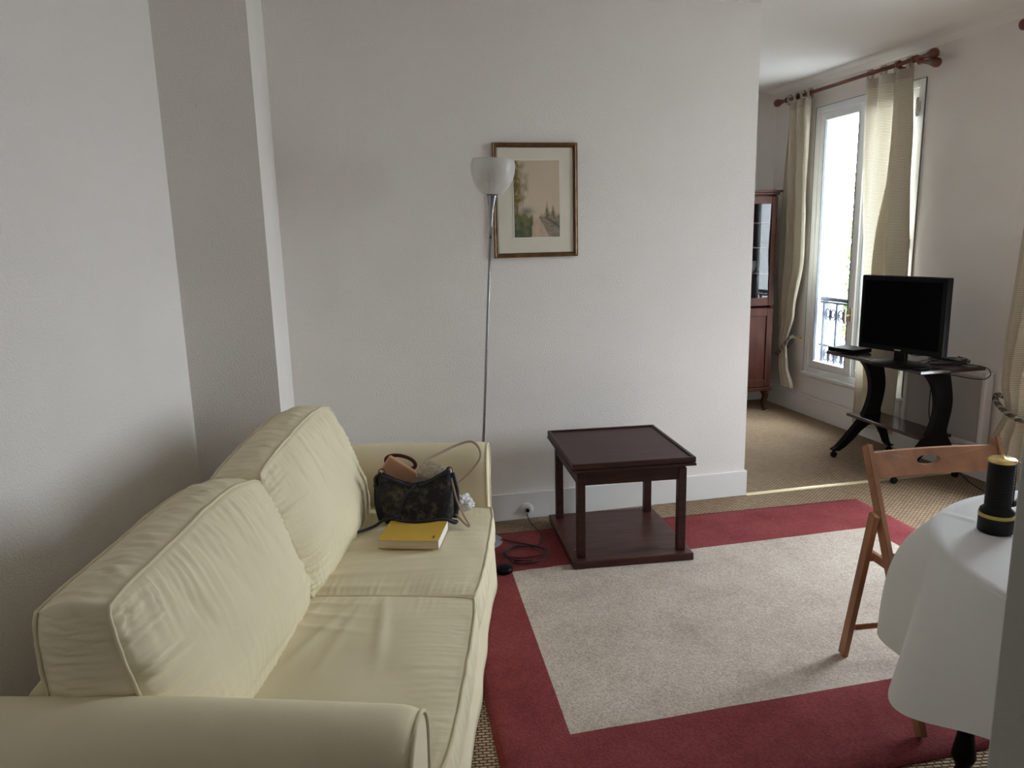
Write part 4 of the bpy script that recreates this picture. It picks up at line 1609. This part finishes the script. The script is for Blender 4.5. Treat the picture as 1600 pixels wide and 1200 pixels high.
# painting: vertex colours on a fine grid
M_paint = bpy.data.materials.new('watercolour')
M_paint.use_nodes = True
n = M_paint.node_tree
p = n.nodes['Principled BSDF']
p.inputs['Roughness'].default_value = 0.8
vc = n.nodes.new('ShaderNodeVertexColor')
vc.layer_name = 'paint'
n.links.new(vc.outputs[0], p.inputs['Base Color'])
bm = N()
aw, ah = 0.238, 0.376
NXp, NYp = 84, 132
lay = bm.verts.layers.float_color.new('paint')
def fb(x, y, s): return noise.noise(Vector((x * s, y * s, s))) + 0.5 * noise.noise(Vector((x * s * 2, y * s * 2, s + 1)))
def mixc(a, b, t):
    t = max(0, min(1, t))
    return [a[i] + (b[i] - a[i]) * t for i in range(3)]
g_ = []
for j in range(NYp + 1):
    r = []
    for i in range(NXp + 1):
        x, y = i / NXp, j / NYp
        c = mixc([0.60, 0.50, 0.38], [0.55, 0.45, 0.34], y + 0.2 * fb(x, y, 3))
        # ochre tree on the left
        edge = 0.36 * (1 - 0.6 * abs(y - 0.68) / 0.5) + 0.12 * fb(x, y, 9)
        if y > 0.28: c = mixc(c, mixc([0.22, 0.15, 0.035], [0.13, 0.105, 0.04], 0.5 + fb(x, y, 12)), (edge - x) * 5 * (0.75 + 0.5 * fb(x, y, 20)))
        # trees on the right middle
        th = 0.33 + 0.12 * max(0, noise.noise(Vector((x * 11, 3, 0)))) + 0.16 * math.exp(-((x - 0.72) / 0.03) ** 2) + 0.10 * math.exp(-((x - 0.85) / 0.03) ** 2)
        if x > 0.55 and 0.22 < y: c = mixc(c, mixc([0.20, 0.16, 0.09], [0.11, 0.10, 0.07], 0.5 + fb(x, y, 14)), (th - y) * 14 * min(1, (x - 0.55) * 8) * (0.7 + 0.6 * fb(x, y, 24)))
        # distant blue grey
        c = mixc(c, [0.20, 0.18, 0.15], 1.0 * math.exp(-((y - 0.34) / 0.05) ** 2) * math.exp(-((x - 0.28) / 0.14) ** 2))
        # path
        pl = 0.42 - 0.05 * (0.3 - y) / 0.3 + 0.03 * fb(x, y, 8)
        pr_ = 0.52 + 0.25 * (0.3 - y) / 0.3 + 0.03 * fb(x, y, 7)
        base_c = list(c)
        if y < 0.40:
            if x < pl:
                c = mixc([0.07, 0.10, 0.055], [0.17, 0.15, 0.06], 0.4 + 1.4 * fb(x, y, 10) + (y - 0.12) * 3)
            elif x < pr_:
                c = mixc([0.55, 0.41, 0.32], [0.46, 0.35, 0.27], 0.5 + fb(x, y, 9))
            else:
                c = mixc([0.19, 0.165, 0.12], [0.30, 0.25, 0.19], 0.5 + 1.3 * fb(x * 0.5, y * 2, 12))
                bank = 0.29 - 0.42 * (x - 0.62)
                c = mixc(c, [0.10, 0.095, 0.085], math.exp(-((y - bank) / 0.018) ** 2) * min(1, (x - 0.5) * 6))
            hz = 0.29 + 0.05 * fb(x, 0.3, 7) + (0.07 if x < 0.35 else 0) * (1 - x / 0.35) + 0.02 * fb(x, y, 22)
            c = mixc(base_c, c, (hz - y) * 22)
        v = bm.verts.new(((x - 0.5) * aw, -0.0102, (y - 0.5) * ah))
        v[lay] = (c[0], c[1], c[2], 1)
        r.append(v)
    g_.append(r)
for j in range(NYp):
    for i in range(NXp):
        bm.faces.new((g_[j][i], g_[j][i + 1], g_[j + 1][i + 1], g_[j + 1][i]))
pa = obj('painting', bm, M_paint, pf, label='beige and green watercolour of a path between trees')
pa.location = (0.005, 0, 0.008)
bm = N()
mitre(bm, aw + 0.006, ah + 0.006, [(0, 0.0095), (0, 0.0112), (0.003, 0.0104), (0.003, 0.0095)], 0)
bv_ = obj('mount_bevel', bm, M_white, pf)
bv_.location = (0.005, 0, 0.008)

# ------------------------------------------------------------------ side table
st = thing('side_table', 'dark mahogany square side table with a wide bottom shelf by the back wall', 'side table', (1.240, 3.298, RUGZ), math.radians(-4.9))
hw, hd = 0.286, 0.305
bm = N()
a_box(bm, (-hw, -hd, 0.0), (hw, hd, 0.036), 0.005)
obj('bottom_shelf', bm, M_mahog2, st)
bm = N()
a_box(bm, (-0.255, -0.17, 0.0361), (-0.235, -0.158, 0.0364))
bmesh.ops.rotate(bm, verts=bm.verts, cent=(-0.245, -0.16, 0.036), matrix=Matrix.Rotation(0.5, 3, 'Z'))
obj('scratch', bm, mat('bare_wood_scratch', (0.30, 0.17, 0.10, 1), 0.6), st, label='pale scratch')
lw = 0.038
for sx in (-1, 1):
    for sy in (-1, 1):
        bm = N()
        cx, cy = sx * (hw - 0.048), sy * (hd - 0.055)
        a_box(bm, (cx - lw / 2, cy - lw / 2, 0.036), (cx + lw / 2, cy + lw / 2, 0.44), 0.003)
        obj('leg', bm, M_mahog, st)
bm = N()
ap = 0.018
ex, ey = hw - 0.033, hd - 0.040
a_box(bm, (-ex, -ey, 0.384), (ex, -ey + ap, 0.460), 0.002)
a_box(bm, (-ex, ey - ap, 0.384), (ex, ey, 0.460), 0.002)
a_box(bm, (-ex, -ey + ap, 0.384), (-ex + ap, ey - ap, 0.460), 0.002)
a_box(bm, (ex - ap, -ey + ap, 0.384), (ex, ey - ap, 0.460), 0.002)
obj('apron', bm, M_mahog, st)
bm = N()
a_box(bm, (-hw - 0.002, -hd - 0.002, 0.458), (hw + 0.002, hd + 0.002, 0.470), 0.003)
obj('lower_top', bm, M_mahog, st)
bm = N()
a_box(bm, (-hw, -hd, 0.473), (hw, hd, 0.492), 0.003)
tt = obj('table_top', bm, M_mahog, st)
bm = N()
a_box(bm, (-hw + 0.01, -hd + 0.01, 0.468), (hw - 0.01, hd - 0.01, 0.474))
obj('top_spacer', bm, M_mahog, st)
bm = N()
rw = 0.016
for (p, q) in (((-hw, -hd, 0.490), (hw, -hd + rw, 0.499)), ((-hw, hd - rw, 0.490), (hw, hd, 0.499)),
               ((-hw, -hd + rw, 0.490), (-hw + rw, hd - rw, 0.499)), ((hw - rw, -hd + rw, 0.490), (hw, hd - rw, 0.499))):
    a_box(bm, p, q, 0.003)
obj('raised_rim', bm, M_mahog, tt)

# ------------------------------------------------------------------ TV trolley
tr = thing('tv_trolley', 'dark trolley on black curved iron legs and castors under the television', 'tv stand', (3.345, 3.93, 0))
def TL(x, y, z): return (x - 3.345, y - 3.93, z)
bm = N()
a_box(bm, TL(3.120, 3.50, 0.690), TL(3.560, 4.345, 0.712), 0.004)
obj('top_board', bm, M_tdark, tr)
bm = N()
a_box(bm, TL(3.27, 3.64, 0.262), TL(3.50, 4.30, 0.282), 0.003)
obj('lower_shelf', bm, M_tdark, tr)
def side_frame(y):
    L_ = [(3.215, 0.690), (3.262, 0.672), (3.310, 0.635), (3.348, 0.580), (3.372, 0.510), (3.378, 0.440), (3.368, 0.375), (3.345, 0.310), (3.325, 0.270)]
    R_ = [(3.455, 0.690), (3.452, 0.650), (3.468, 0.580), (3.482, 0.500), (3.480, 0.430), (3.468, 0.360), (3.460, 0.310), (3.470, 0.270)]
    Ls = [(p.x, p.y) for p in spline([(a, b, 0) for a, b in L_], 5)]
    Rs = [(p.x, p.y) for p in spline([(a, b, 0) for a, b in R_], 5)]
    # feet splay from the hub
    lo = [(3.470, 0.270), (3.505, 0.215), (3.530, 0.14), (3.548, 0.085), (3.562, 0.060), (3.580, 0.058), (3.584, 0.050), (3.545, 0.048), (3.520, 0.075), (3.495, 0.13), (3.462, 0.185), (3.425, 0.215),
          (3.375, 0.212), (3.320, 0.175), (3.260, 0.115), (3.205, 0.070), (3.165, 0.048), (3.120, 0.050), (3.118, 0.060), (3.150, 0.075), (3.19, 0.115), (3.235, 0.165), (3.290, 0.225), (3.325, 0.270)]
    poly = Ls[:-1] + [(3.325, 0.270)] + lo[::-1][1:-1] + [(3.470, 0.270)] + Rs[::-1][1:]
    bm = N()
    a_prism(bm, [(a - 3.345, b) for a, b in poly], y - 3.93 - 0.020, y - 3.93 + 0.020, 'Y')
    bm.normal_update()
    ts = [f for f in bm.faces if len(f.verts) > 4]
    bmesh.ops.triangulate(bm, faces=ts, ngon_method='EAR_CLIP')
    f = obj('side_frame', bm, M_iron, tr)
    for cx in (3.135, 3.565):
        bm = N()
        a_tube(bm, [TL(cx, y, 0.056), TL(cx, y, 0.034)], 0.010, 12)
        a_lathe(bm, [(0.010, -0.011), (0.020, -0.009), (0.021, 0), (0.020, 0.009), (0.010, 0.011)], TL(cx, y, 0.0215), 20, 'Y')
        obj('castor', bm, M_iron, f)
    return f
side_frame(4.225)
side_frame(3.655)

# television
tvd = (Vector((3.183, 3.432, 0)) - Vector((3.06, 3.96, 0))).normalized()
tva = math.atan2(tvd.y, tvd.x)
tvc = (Vector((3.183, 3.432, 0)) + Vector((3.06, 3.96, 0))) / 2
tv = thing('television', 'black flat screen television switched off on the trolley', 'television', (tvc.x + 0.02, tvc.y, 0.713), tva)
hwv = 0.272
bm = N()
a_box(bm, (-hwv, -0.022, 0.080), (hwv, 0.030, 0.520), 0.008, 3)
# bulged rear housing
a_prism(bm, [(-0.20, 0.12), (0.20, 0.12), (0.20, 0.46), (-0.20, 0.46)], 0.028, 0.062, 'Y', 0.0)
tb = obj('housing', bm, M_black, tv)
bm = N()
a_box(bm, (-hwv + 0.026, -0.0235, 0.112), (hwv - 0.026, -0.0215, 0.492))
obj('screen', bm, M_screen, tv, label='dark glossy screen')
bm = N()
for k in range(7):
    a_box(bm, (-0.020 + k * 0.006, -0.0235, 0.090), (-0.0165 + k * 0.006, -0.0218, 0.096))
obj('logo', bm, M_radf, tv, label='tiny silver maker mark')
bm = N()
a_box(bm, (-0.036, -0.005, 0.012), (0.036, 0.028, 0.10), 0.006)
obj('neck', bm, M_black, tv)
bm = N()
a_lathe(bm, [(1.0, 0.0), (1.0, 0.010), (0.93, 0.018), (0.3, 0.026)], (0, 0, 0), 48)
bmesh.ops.scale(bm, verts=bm.verts, vec=(0.175, 0.120, 1))
obj('stand', bm, M_black, tv)

# decoder box, cables and leads on the trolley
o = thing('decoder_box', 'thin black box at the left end of the trolley top beside the television', 'box', (3.215, 4.235, 0.713), math.radians(12))
bm = N()
a_box(bm, (-0.085, -0.10, 0.003), (0.085, 0.10, 0.030), 0.004)
obj('case', bm, M_black, o)
bm = N()
a_box(bm, (-0.0865, -0.09, 0.010), (-0.0845, 0.09, 0.022))
obj('front_panel', bm, M_screen, o)
for sx in (-1, 1):
    for sy in (-1, 1):
        bm = N()
        a_lathe(bm, [(0.008, 0), (0.008, 0.004)], (sx * 0.07, sy * 0.085, 0), 10)
        obj('rubber_foot', bm, M_rubber, o)
def cable(label, pts, r, nm='cable', n=8, group=None):
    bm = N()
    a_tube(bm, spline(pts, n), r, 6)
    o = obj(nm, bm, M_wire)
    tag(o, label, 'cable', group)
    return o
random.seed(12)
pts = []
for k in range(26):
    a = k * 1.28
    pts.append((3.41 + 0.115 * math.cos(a) + 0.02 * math.sin(k * 2.3), 3.620 + 0.085 * math.sin(a), 0.7165 + 0.0012 * k + 0.006 * abs(math.sin(k * 1.9))))
cable('tangled black cable heap on the near end of the trolley top', pts, 0.0028)
cable('black cable looping off the near right corner of the trolley top',
      [(3.45, 3.60, 0.716), (3.52, 3.53, 0.717), (3.575, 3.505, 0.700), (3.595, 3.50, 0.665), (3.56, 3.50, 0.640), (3.47, 3.50, 0.648), (3.36, 3.50, 0.672), (3.29, 3.52, 0.686)], 0.0030)
cable('black cable hanging from the television down behind the trolley to the floor',
      [(3.22, 3.78, 0.80), (3.36, 3.84, 0.74), (3.575, 3.90, 0.716), (3.585, 3.91, 0.64), (3.580, 3.92, 0.45), (3.585, 3.91, 0.30), (3.580, 3.80, 0.14), (3.56, 3.60, 0.03), (3.50, 3.30, 0.006), (3.55, 2.9, 0.006), (3.62, 2.7, 0.006)], 0.0035)
cable('thin black lead resting from the television stand to the trolley edge',
      [(3.17, 3.62, 0.730), (3.16, 3.58, 0.718), (3.20, 3.55, 0.716), (3.30, 3.56, 0.716), (3.36, 3.62, 0.717)], 0.0025)

# ------------------------------------------------------------------ glazed cabinet in the far room
cb = thing('display_cabinet', 'tall dark wood glazed display cabinet half hidden by the back wall', 'cabinet', (3.045, 5.78, 0))
w2, d2 = 0.43, 0.19
def post(bm, x0, x1, y0, y1, z0, z1, bv=0.003): a_box(bm, (x0, y0, z0), (x1, y1, z1), bv)
bm = N()
post(bm, -w2, -w2 + 0.02, -d2, d2, 0.20, 1.80)
post(bm, w2 - 0.02, w2, -d2, d2, 0.20, 1.80)
post(bm, -w2 + 0.02, w2 - 0.02, d2 - 0.015, d2, 0.20, 1.80, 0)
post(bm, -w2 + 0.02, w2 - 0.02, -d2, d2 - 0.015, 0.20, 0.23, 0)
post(bm, -w2 + 0.02, w2 - 0.02, -d2, d2 - 0.015, 1.775, 1.80, 0)
post(bm, -w2 + 0.02, w2 - 0.02, -d2, d2 - 0.015, 0.86, 0.88, 0)
obj('carcass', bm, M_cab, cb)
bm = N()
a_box(bm, (-w2 - 0.03, -d2 - 0.045, 1.815), (w2 + 0.03, d2, 1.832), 0.004)
a_box(bm, (-w2 - 0.012, -d2 - 0.030, 1.795), (w2 + 0.012, d2, 1.817), 0.006)
obj('cornice', bm, M_cab, cb)
for sx in (-1, 1):
    # glazed upper door
    bm = N()
    xa, xb = (0.002, w2 - 0.002) if sx > 0 else (-w2 + 0.002, -0.002)
    f0, f1 = -d2 - 0.022, -d2
    post(bm, xa, xa + 0.05, f0, f1, 0.90, 1.785)
    post(bm, xb - 0.05, xb, f0, f1, 0.90, 1.785)
    post(bm, xa + 0.05, xb - 0.05, f0, f1, 1.725, 1.785)
    post(bm, xa + 0.05, xb - 0.05, f0, f1, 0.90, 0.965)
    d_ = obj('glazed_door', bm, M_cab, cb)
    bm = N()
    a_box(bm, (xa + 0.048, f0 + 0.009, 0.963), (xb - 0.048, f0 + 0.012, 1.727))
    obj('door_pane', bm, M_glass, d_)
    # panelled lower door
    bm = N()
    post(bm, xa, xa + 0.055, f0, f1, 0.21, 0.875)
    post(bm, xb - 0.055, xb, f0, f1, 0.21, 0.875)
    post(bm, xa + 0.055, xb - 0.055, f0, f1, 0.815, 0.875)
    post(bm, xa + 0.055, xb - 0.055, f0, f1, 0.21, 0.275)
    a_box(bm, (xa + 0.05, f0 + 0.010, 0.27), (xb - 0.05, f1, 0.82), 0.004)
    d_ = obj('panel_door', bm, M_cab, cb)
    bm = N()
    a_ball(bm, (xa + 0.028 if sx > 0 else xb - 0.028, f0 - 0.012, 0.58), 0.012)
    obj('door_knob', bm, M_brass, d_)
for zz in (1.16, 1.37, 1.57):
    bm = N()
    a_box(bm, (-w2 + 0.02, -d2 + 0.01, zz), (w2 - 0.02, d2 - 0.015, zz + 0.012))
    obj('shelf', bm, M_cab, cb)
bm = N()
a_box(bm, (-w2 - 0.012, -d2 - 0.026, 0.175), (w2 + 0.012, d2, 0.205), 0.005)
obj('plinth_moulding', bm, M_cab, cb)
for sx in (-1, 1):
    for sy in (-1, 1):
        bm = N()
        x_, y_ = sx * (w2 - 0.035), (-d2 + 0.02 if sy < 0 else d2 - 0.04)
        pts = [(x_, y_, 0.178), (x_ + sx * 0.012, y_ + sy * 0.008, 0.13), (x_, y_, 0.07), (x_ + sx * 0.006, y_, 0.025), (x_ + sx * 0.016, y_ + (-0.012 if sy < 0 else 0), 0.0)]
        a_tube(bm, spline(pts, 5), [0.034 - 0.018 * min(1, k / 14) + (0.008 if k > 16 else 0) for k in range(21)], 10)
        obj('cabriole_leg', bm, M_cab, cb)
# crockery on the shelves behind the glass
for (x_, z_, r_, h_) in ((3.30, 0.882, 0.05, 0.12), (3.38, 1.172, 0.045, 0.09), (3.31, 1.382, 0.05, 0.07)):
    bm = N()
    a_lathe(bm, [(r_ * .5, 0), (r_ * .55, 0.005), (r_, h_ * .5), (r_ * .85, h_ * .9), (r_ * .9, h_), (r_ * .8, h_), (r_ * .8, h_ * .9), (r_ * .9, h_ * .5), (r_ * .4, 0.01)], (0, 0, 0), 24)
    o = obj('china_bowl', bm, M_trim)
    o.location = (x_, 5.78, z_ + 0.001)
    tag(o, {0.882: 'white china vase low behind the cabinet glass', 1.172: 'small white cup on the middle shelf behind the cabinet glass', 1.382: 'white bowl on the upper shelf behind the cabinet glass'}[z_], 'crockery')

# ------------------------------------------------------------------ folding chair
A0 = Vector((1.580, 1.650, RUGZ + 0.007))      # left front foot
AT = Vector((1.704, 2.120, 0.765))     # left top
B0 = Vector((1.669, 2.100, RUGZ + 0.004))      # left rear foot
BT = Vector((1.662, 1.985, 0.585))     # where the rear leg meets the upright
wv = Vector((0.475, -0.045, 0))
A0 = AT + (A0 - AT)
fc = thing('folding_chair', 'brown beech folding chair with a slotted back rail tucked under the table', 'chair', ((A0.x + B0.x) / 2 + wv.x / 2, (A0.y + B0.y) / 2 + wv.y / 2, RUGZ), math.atan2(wv.y, wv.x))
def CL(p):
    d = Vector(p) - Vector(fc.location)
    a = -fc.rotation_euler.z
    return Vector((d.x * math.cos(a) - d.y * math.sin(a), d.x * math.sin(a) + d.y * math.cos(a), d.z))
side = wv.normalized()
for s in (0, 1):
    off = wv * s
    bm = N()
    a_beam(bm, CL(A0 + off), CL(AT + off + Vector((0, 0.004, 0.012))), 0.020, 0.034, (0, 1, 0.2), 0.002)
    obj('back_upright', bm, M_beech, fc)
    bm = N()
    o2 = side * (-0.021 if s == 0 else 0.021)
    a_beam(bm, CL(B0 + off + o2), CL(BT + off + o2), 0.019, 0.036, (0, 1, 0.2), 0.002)
    obj('rear_leg', bm, M_beech, fc)
# top rail with a hand slot
bm = N()
Wr = wv.length - 0.02
zr0, zr1 = 0.680, 0.756
outer = [(-Wr / 2, zr0), (Wr / 2, zr0), (Wr / 2, zr1), (-Wr / 2, zr1)]
NS = 32
ZH = 0.722
hole = [(0.048 * math.cos(2 * PI * k / NS) * (abs(math.cos(2 * PI * k / NS)) ** 0.0), ZH + 0.015 * math.sin(2 * PI * k / NS)) for k in range(NS)]
def ring_outer(k):
    a = 2 * PI * k / NS
    c_, s_ = math.cos(a), math.sin(a)
    t1 = (Wr / 2) / abs(c_) if abs(c_) > 1e-6 else 1e9
    zc_ = ZH
    t2 = ((zr1 - zc_) if s_ > 0 else (zc_ - zr0)) / abs(s_) if abs(s_) > 1e-6 else 1e9
    t_ = min(t1, t2)
    return (c_ * t_, zc_ + s_ * t_)
# include exact corners by splitting the outer ring
ang = sorted(set([2 * PI * k / NS for k in range(NS)] + [math.atan2(zz - ZH, xx) % (2 * PI) for xx, zz in outer]))
def outp(a):
    c_, s_ = math.cos(a), math.sin(a)
    t1 = (Wr / 2) / abs(c_) if abs(c_) > 1e-6 else 1e9
    t2 = ((zr1 - ZH) if s_ > 0 else (ZH - zr0)) / abs(s_) if abs(s_) > 1e-6 else 1e9
    return (c_ * min(t1, t2), ZH + s_ * min(t1, t2))
def inp(a): return (0.044 * math.cos(a) - 0.022, ZH + 0.0155 * math.sin(a))
th = 0.009
def rail_pt(x, z, s):
    bow = 0.016 * (1 - (2 * x / Wr) ** 2)
    t_ = (z - 0) / 0.775
    base = A0.lerp(AT, t_) + wv * 0.5
    p = base + side * x + Vector((0, 0, 0))
    p.z = z
    nrm = Vector((side.y, -side.x, 0)) * -1
    return CL(p + nrm * (s * th + bow))
VI = [[bm.verts.new(rail_pt(*inp(a), s)) for a in ang] for s in (-1, 1)]
VO = [[bm.verts.new(rail_pt(*outp(a), s)) for a in ang] for s in (-1, 1)]
m_ = len(ang)
for k in range(m_):
    q = (k + 1) % m_
    bm.faces.new((VI[0][k], VI[0][q], VO[0][q], VO[0][k]))
    bm.faces.new((VI[1][k], VO[1][k], VO[1][q], VI[1][q]))
    bm.faces.new((VI[0][k], VI[1][k], VI[1][q], VI[0][q]))
    bm.faces.new((VO[0][k], VO[0][q], VO[1][q], VO[1][k]))
obj('top_rail', bm, M_beech, fc)
# seat frame and slats
zs_ = 0.435
for s in (0, 1):
    bm = N()
    off = wv * s + side * (0.021 if s == 0 else -0.021)
    a_beam(bm, CL(Vector((1.665, 2.055, 0.418)) + off), CL(Vector((1.622, 1.800, 0.432)) + off), 0.018, 0.028, (0, 0, 1), 0.002)
    obj('seat_rail', bm, M_beech, fc)
for k in range(4):
    yy = 1.940 - k * 0.046
    bm = N()
    xx = 1.665 - (2.045 - yy) * 0.17 + 0.0
    a_beam(bm, CL(Vector((xx, yy, 0.437)) + side * 0.012), CL(Vector((xx, yy, 0.437)) + wv - side * 0.012), 0.036, 0.009, (0, 0, 1), 0.002)
    obj('seat_slat', bm, M_beech, fc)
bm = N()
a_tube(bm, [CL(B0.lerp(BT, 0.20) ), CL(B0.lerp(BT, 0.20) + wv)], 0.0095, 12)
obj('stretcher', bm, M_beech, fc)
bm = N()
a_tube(bm, [CL(B0.lerp(BT, 0.70) ), CL(B0.lerp(BT, 0.70) + wv)], 0.0095, 12)
obj('stretcher', bm, M_beech, fc)
bm = N()
a_tube(bm, [CL(A0.lerp(AT, 0.14) ), CL(A0.lerp(AT, 0.14) + wv)], 0.0095, 12)
obj('stretcher', bm, M_beech, fc)

TORCH_S = 0.9
# ------------------------------------------------------------------ round table, cloth, torch
TC = Vector((1.795, 1.165, 0))
RT = 0.505
tb_ = thing('round_table', 'round dining table on turned black legs under the white cloth', 'table', TC)
bm = N()
a_lathe(bm, [(RT - 0.01, 0.720), (RT, 0.724), (RT, 0.744), (RT - 0.004, 0.748)], (0, 0, 0), 64)
obj('table_top', bm, M_black, tb_)
bm = N()
a_lathe(bm, [(0.42, 0.64), (0.44, 0.64), (0.44, 0.722), (0.42, 0.722)], (0, 0, 0), 48, caps=False)
obj('apron', bm, M_black, tb_)
for k in range(4):
    a = math.radians(129.3 + 90 * k)
    cx, cy = 0.392 * math.cos(a), 0.392 * math.sin(a)
    fz = RUGZ if TC.y + cy > 1.58 else 0.0
    bm = N()
    a_lathe(bm, [(0.014, fz), (0.022, 0.02), (0.024, 0.045), (0.016, 0.065), (0.024, 0.085), (0.030, 0.10), (0.026, 0.13), (0.020, 0.17), (0.028, 0.40), (0.032, 0.52), (0.024, 0.545), (0.033, 0.57), (0.033, 0.722)], (cx, cy, 0), 24)
    obj('leg', bm, M_black, tb_)
# cloth
bm = N()
NR, NA_ = 60, 288
zt = 0.7525
LOBES = [(131, 20, 0.84), (164, 13, 0.95), (203, 15, 0.5), (243, 16, 1.0), (282, 15, 0.8), (320, 16, 1.0), (357, 15, 0.9), (34, 16, 1.0), (78, 18, 0.9)]
rows = []
cen = bm.verts.new((0, 0, zt))
for j in range(1, NR + 1):
    if j <= 20:
        r = (RT + 0.004) * j / 20
    row = []
    for i in range(NA_):
        a = 2 * PI * i / NA_
        if j <= 20:
            x, y, z = r * math.cos(a), r * math.sin(a), zt
            # ironed creases
            z += 0.0030 * math.exp(-((x * 0.9 + y * 0.45 + 0.06) / 0.008) ** 2) + 0.0030 * math.exp(-((x * 0.45 - y * 0.9 - 0.10) / 0.008) ** 2)
            z += 0.0028 * noise.noise(Vector((x * 5, y * 5, 0)))
            row.append(bm.verts.new((x, y, z)))
        else:
            t_ = (j - 20) / (NR - 20)
            dg = math.degrees(a)
            f = 0.0
            for (c0, sg, am) in LOBES:
                d_ = (dg - c0 + 180) % 360 - 180
                f = max(f, am * math.exp(-(d_ / sg) ** 2))
            f2 = noise.noise(Vector((math.cos(a) * 2.3, math.sin(a) * 2.3, 0.7)))
            amp_ = 0.022 + 0.105 * f + 0.01 * f2
            bl_ = math.exp(-((dg - 131) / 22) ** 2)
            out_ = amp_ * (bl_ * (1 - math.exp(-4.0 * t_)) * 1.03 + (1 - bl_) * t_ ** 0.85)
            L1 = 0.300 + 0.045 * f + 0.008 * f2
            ang_ = a
            rr_ = RT + 0.004 + out_
            zz_ = zt - 0.003 * min(1, t_ / 0.06) - L1 * t_
            row.append(bm.verts.new((rr_ * math.cos(ang_), rr_ * math.sin(ang_), zz_)))
    rows.append(row)
for i in range(NA_):
    bm.faces.new((cen, rows[0][i], rows[0][(i + 1) % NA_])).smooth = True
for A, B in zip(rows, rows[1:]):
    for k in range(NA_):
        bm.faces.new((A[k], A[(k + 1) % NA_], B[(k + 1) % NA_], B[k])).smooth = True
tc_ = obj('tablecloth', bm, M_cloth)
tc_.location = TC
tag(tc_, 'white cotton cloth draped over the round table at the right', 'tablecloth')

to = thing('torch', 'black rubber torch with yellow rings standing on its head on the tablecloth', 'torch', (1.545, 1.445, zt + 0.002), 0.2)
bm = N()
a_lathe(bm, [(0.042, 0.0), (0.044, 0.003), (0.044, 0.040), (0.043, 0.043)], (0, 0, 0), 40)
obj('lamp_head', bm, M_rubber, to)
bm = N()
a_lathe(bm, [(0.0435, 0.043), (0.0450, 0.044), (0.0450, 0.053), (0.0435, 0.054)], (0, 0, 0), 40)
obj('head_ring', bm, M_yplas, to, label='yellow ring')
bm = N()
pr = [(0.043, 0.054), (0.042, 0.062), (0.032, 0.072)]
z = 0.075
while z < 0.190:
    pr += [(0.0315, z), (0.0330, z + 0.002), (0.0330, z + 0.0045), (0.0315, z + 0.0065)]
    z += 0.008
pr += [(0.032, 0.196), (0.032, 0.198)]
a_lathe(bm, pr, (0, 0, 0), 36)
obj('grip', bm, M_rubber, to)
bm = N()
a_lathe(bm, [(0.0325, 0.198), (0.0345, 0.199), (0.0345, 0.206), (0.031, 0.209), (0.010, 0.210), (0.004, 0.212), (0.003, 0.220)], (0, 0, 0), 36)
obj('end_cap', bm, M_brass, to, label='gold coloured end cap')
bm = N()
ca = math.radians(-35)
dx, dy = math.cos(ca), math.sin(ca)
a_tube(bm, [(0.034 * dx, 0.034 * dy, 0.205), (0.034 * dx, 0.034 * dy, 0.075)], 0.005, 8)
a_box(bm, (0.036 * dx - 0.006, 0.036 * dy - 0.006, 0.072), (0.036 * dx + 0.012, 0.036 * dy + 0.006, 0.088), 0.002)
obj('side_clip', bm, M_rubber, to)
bm = N()
pts = [(0.036 * dx, 0.036 * dy, 0.203), (0.050 * dx, 0.050 * dy, 0.190), (0.056 * dx, 0.056 * dy, 0.16), (0.056 * dx, 0.056 * dy, 0.125), (0.048 * dx, 0.048 * dy, 0.096), (0.040 * dx, 0.040 * dy, 0.088)]
a_tube(bm, spline(pts, 8), 0.0025, 8)
obj('lanyard', bm, M_cord, to, label='yellow and pink wrist cord')

to.scale = (TORCH_S, TORCH_S, TORCH_S)
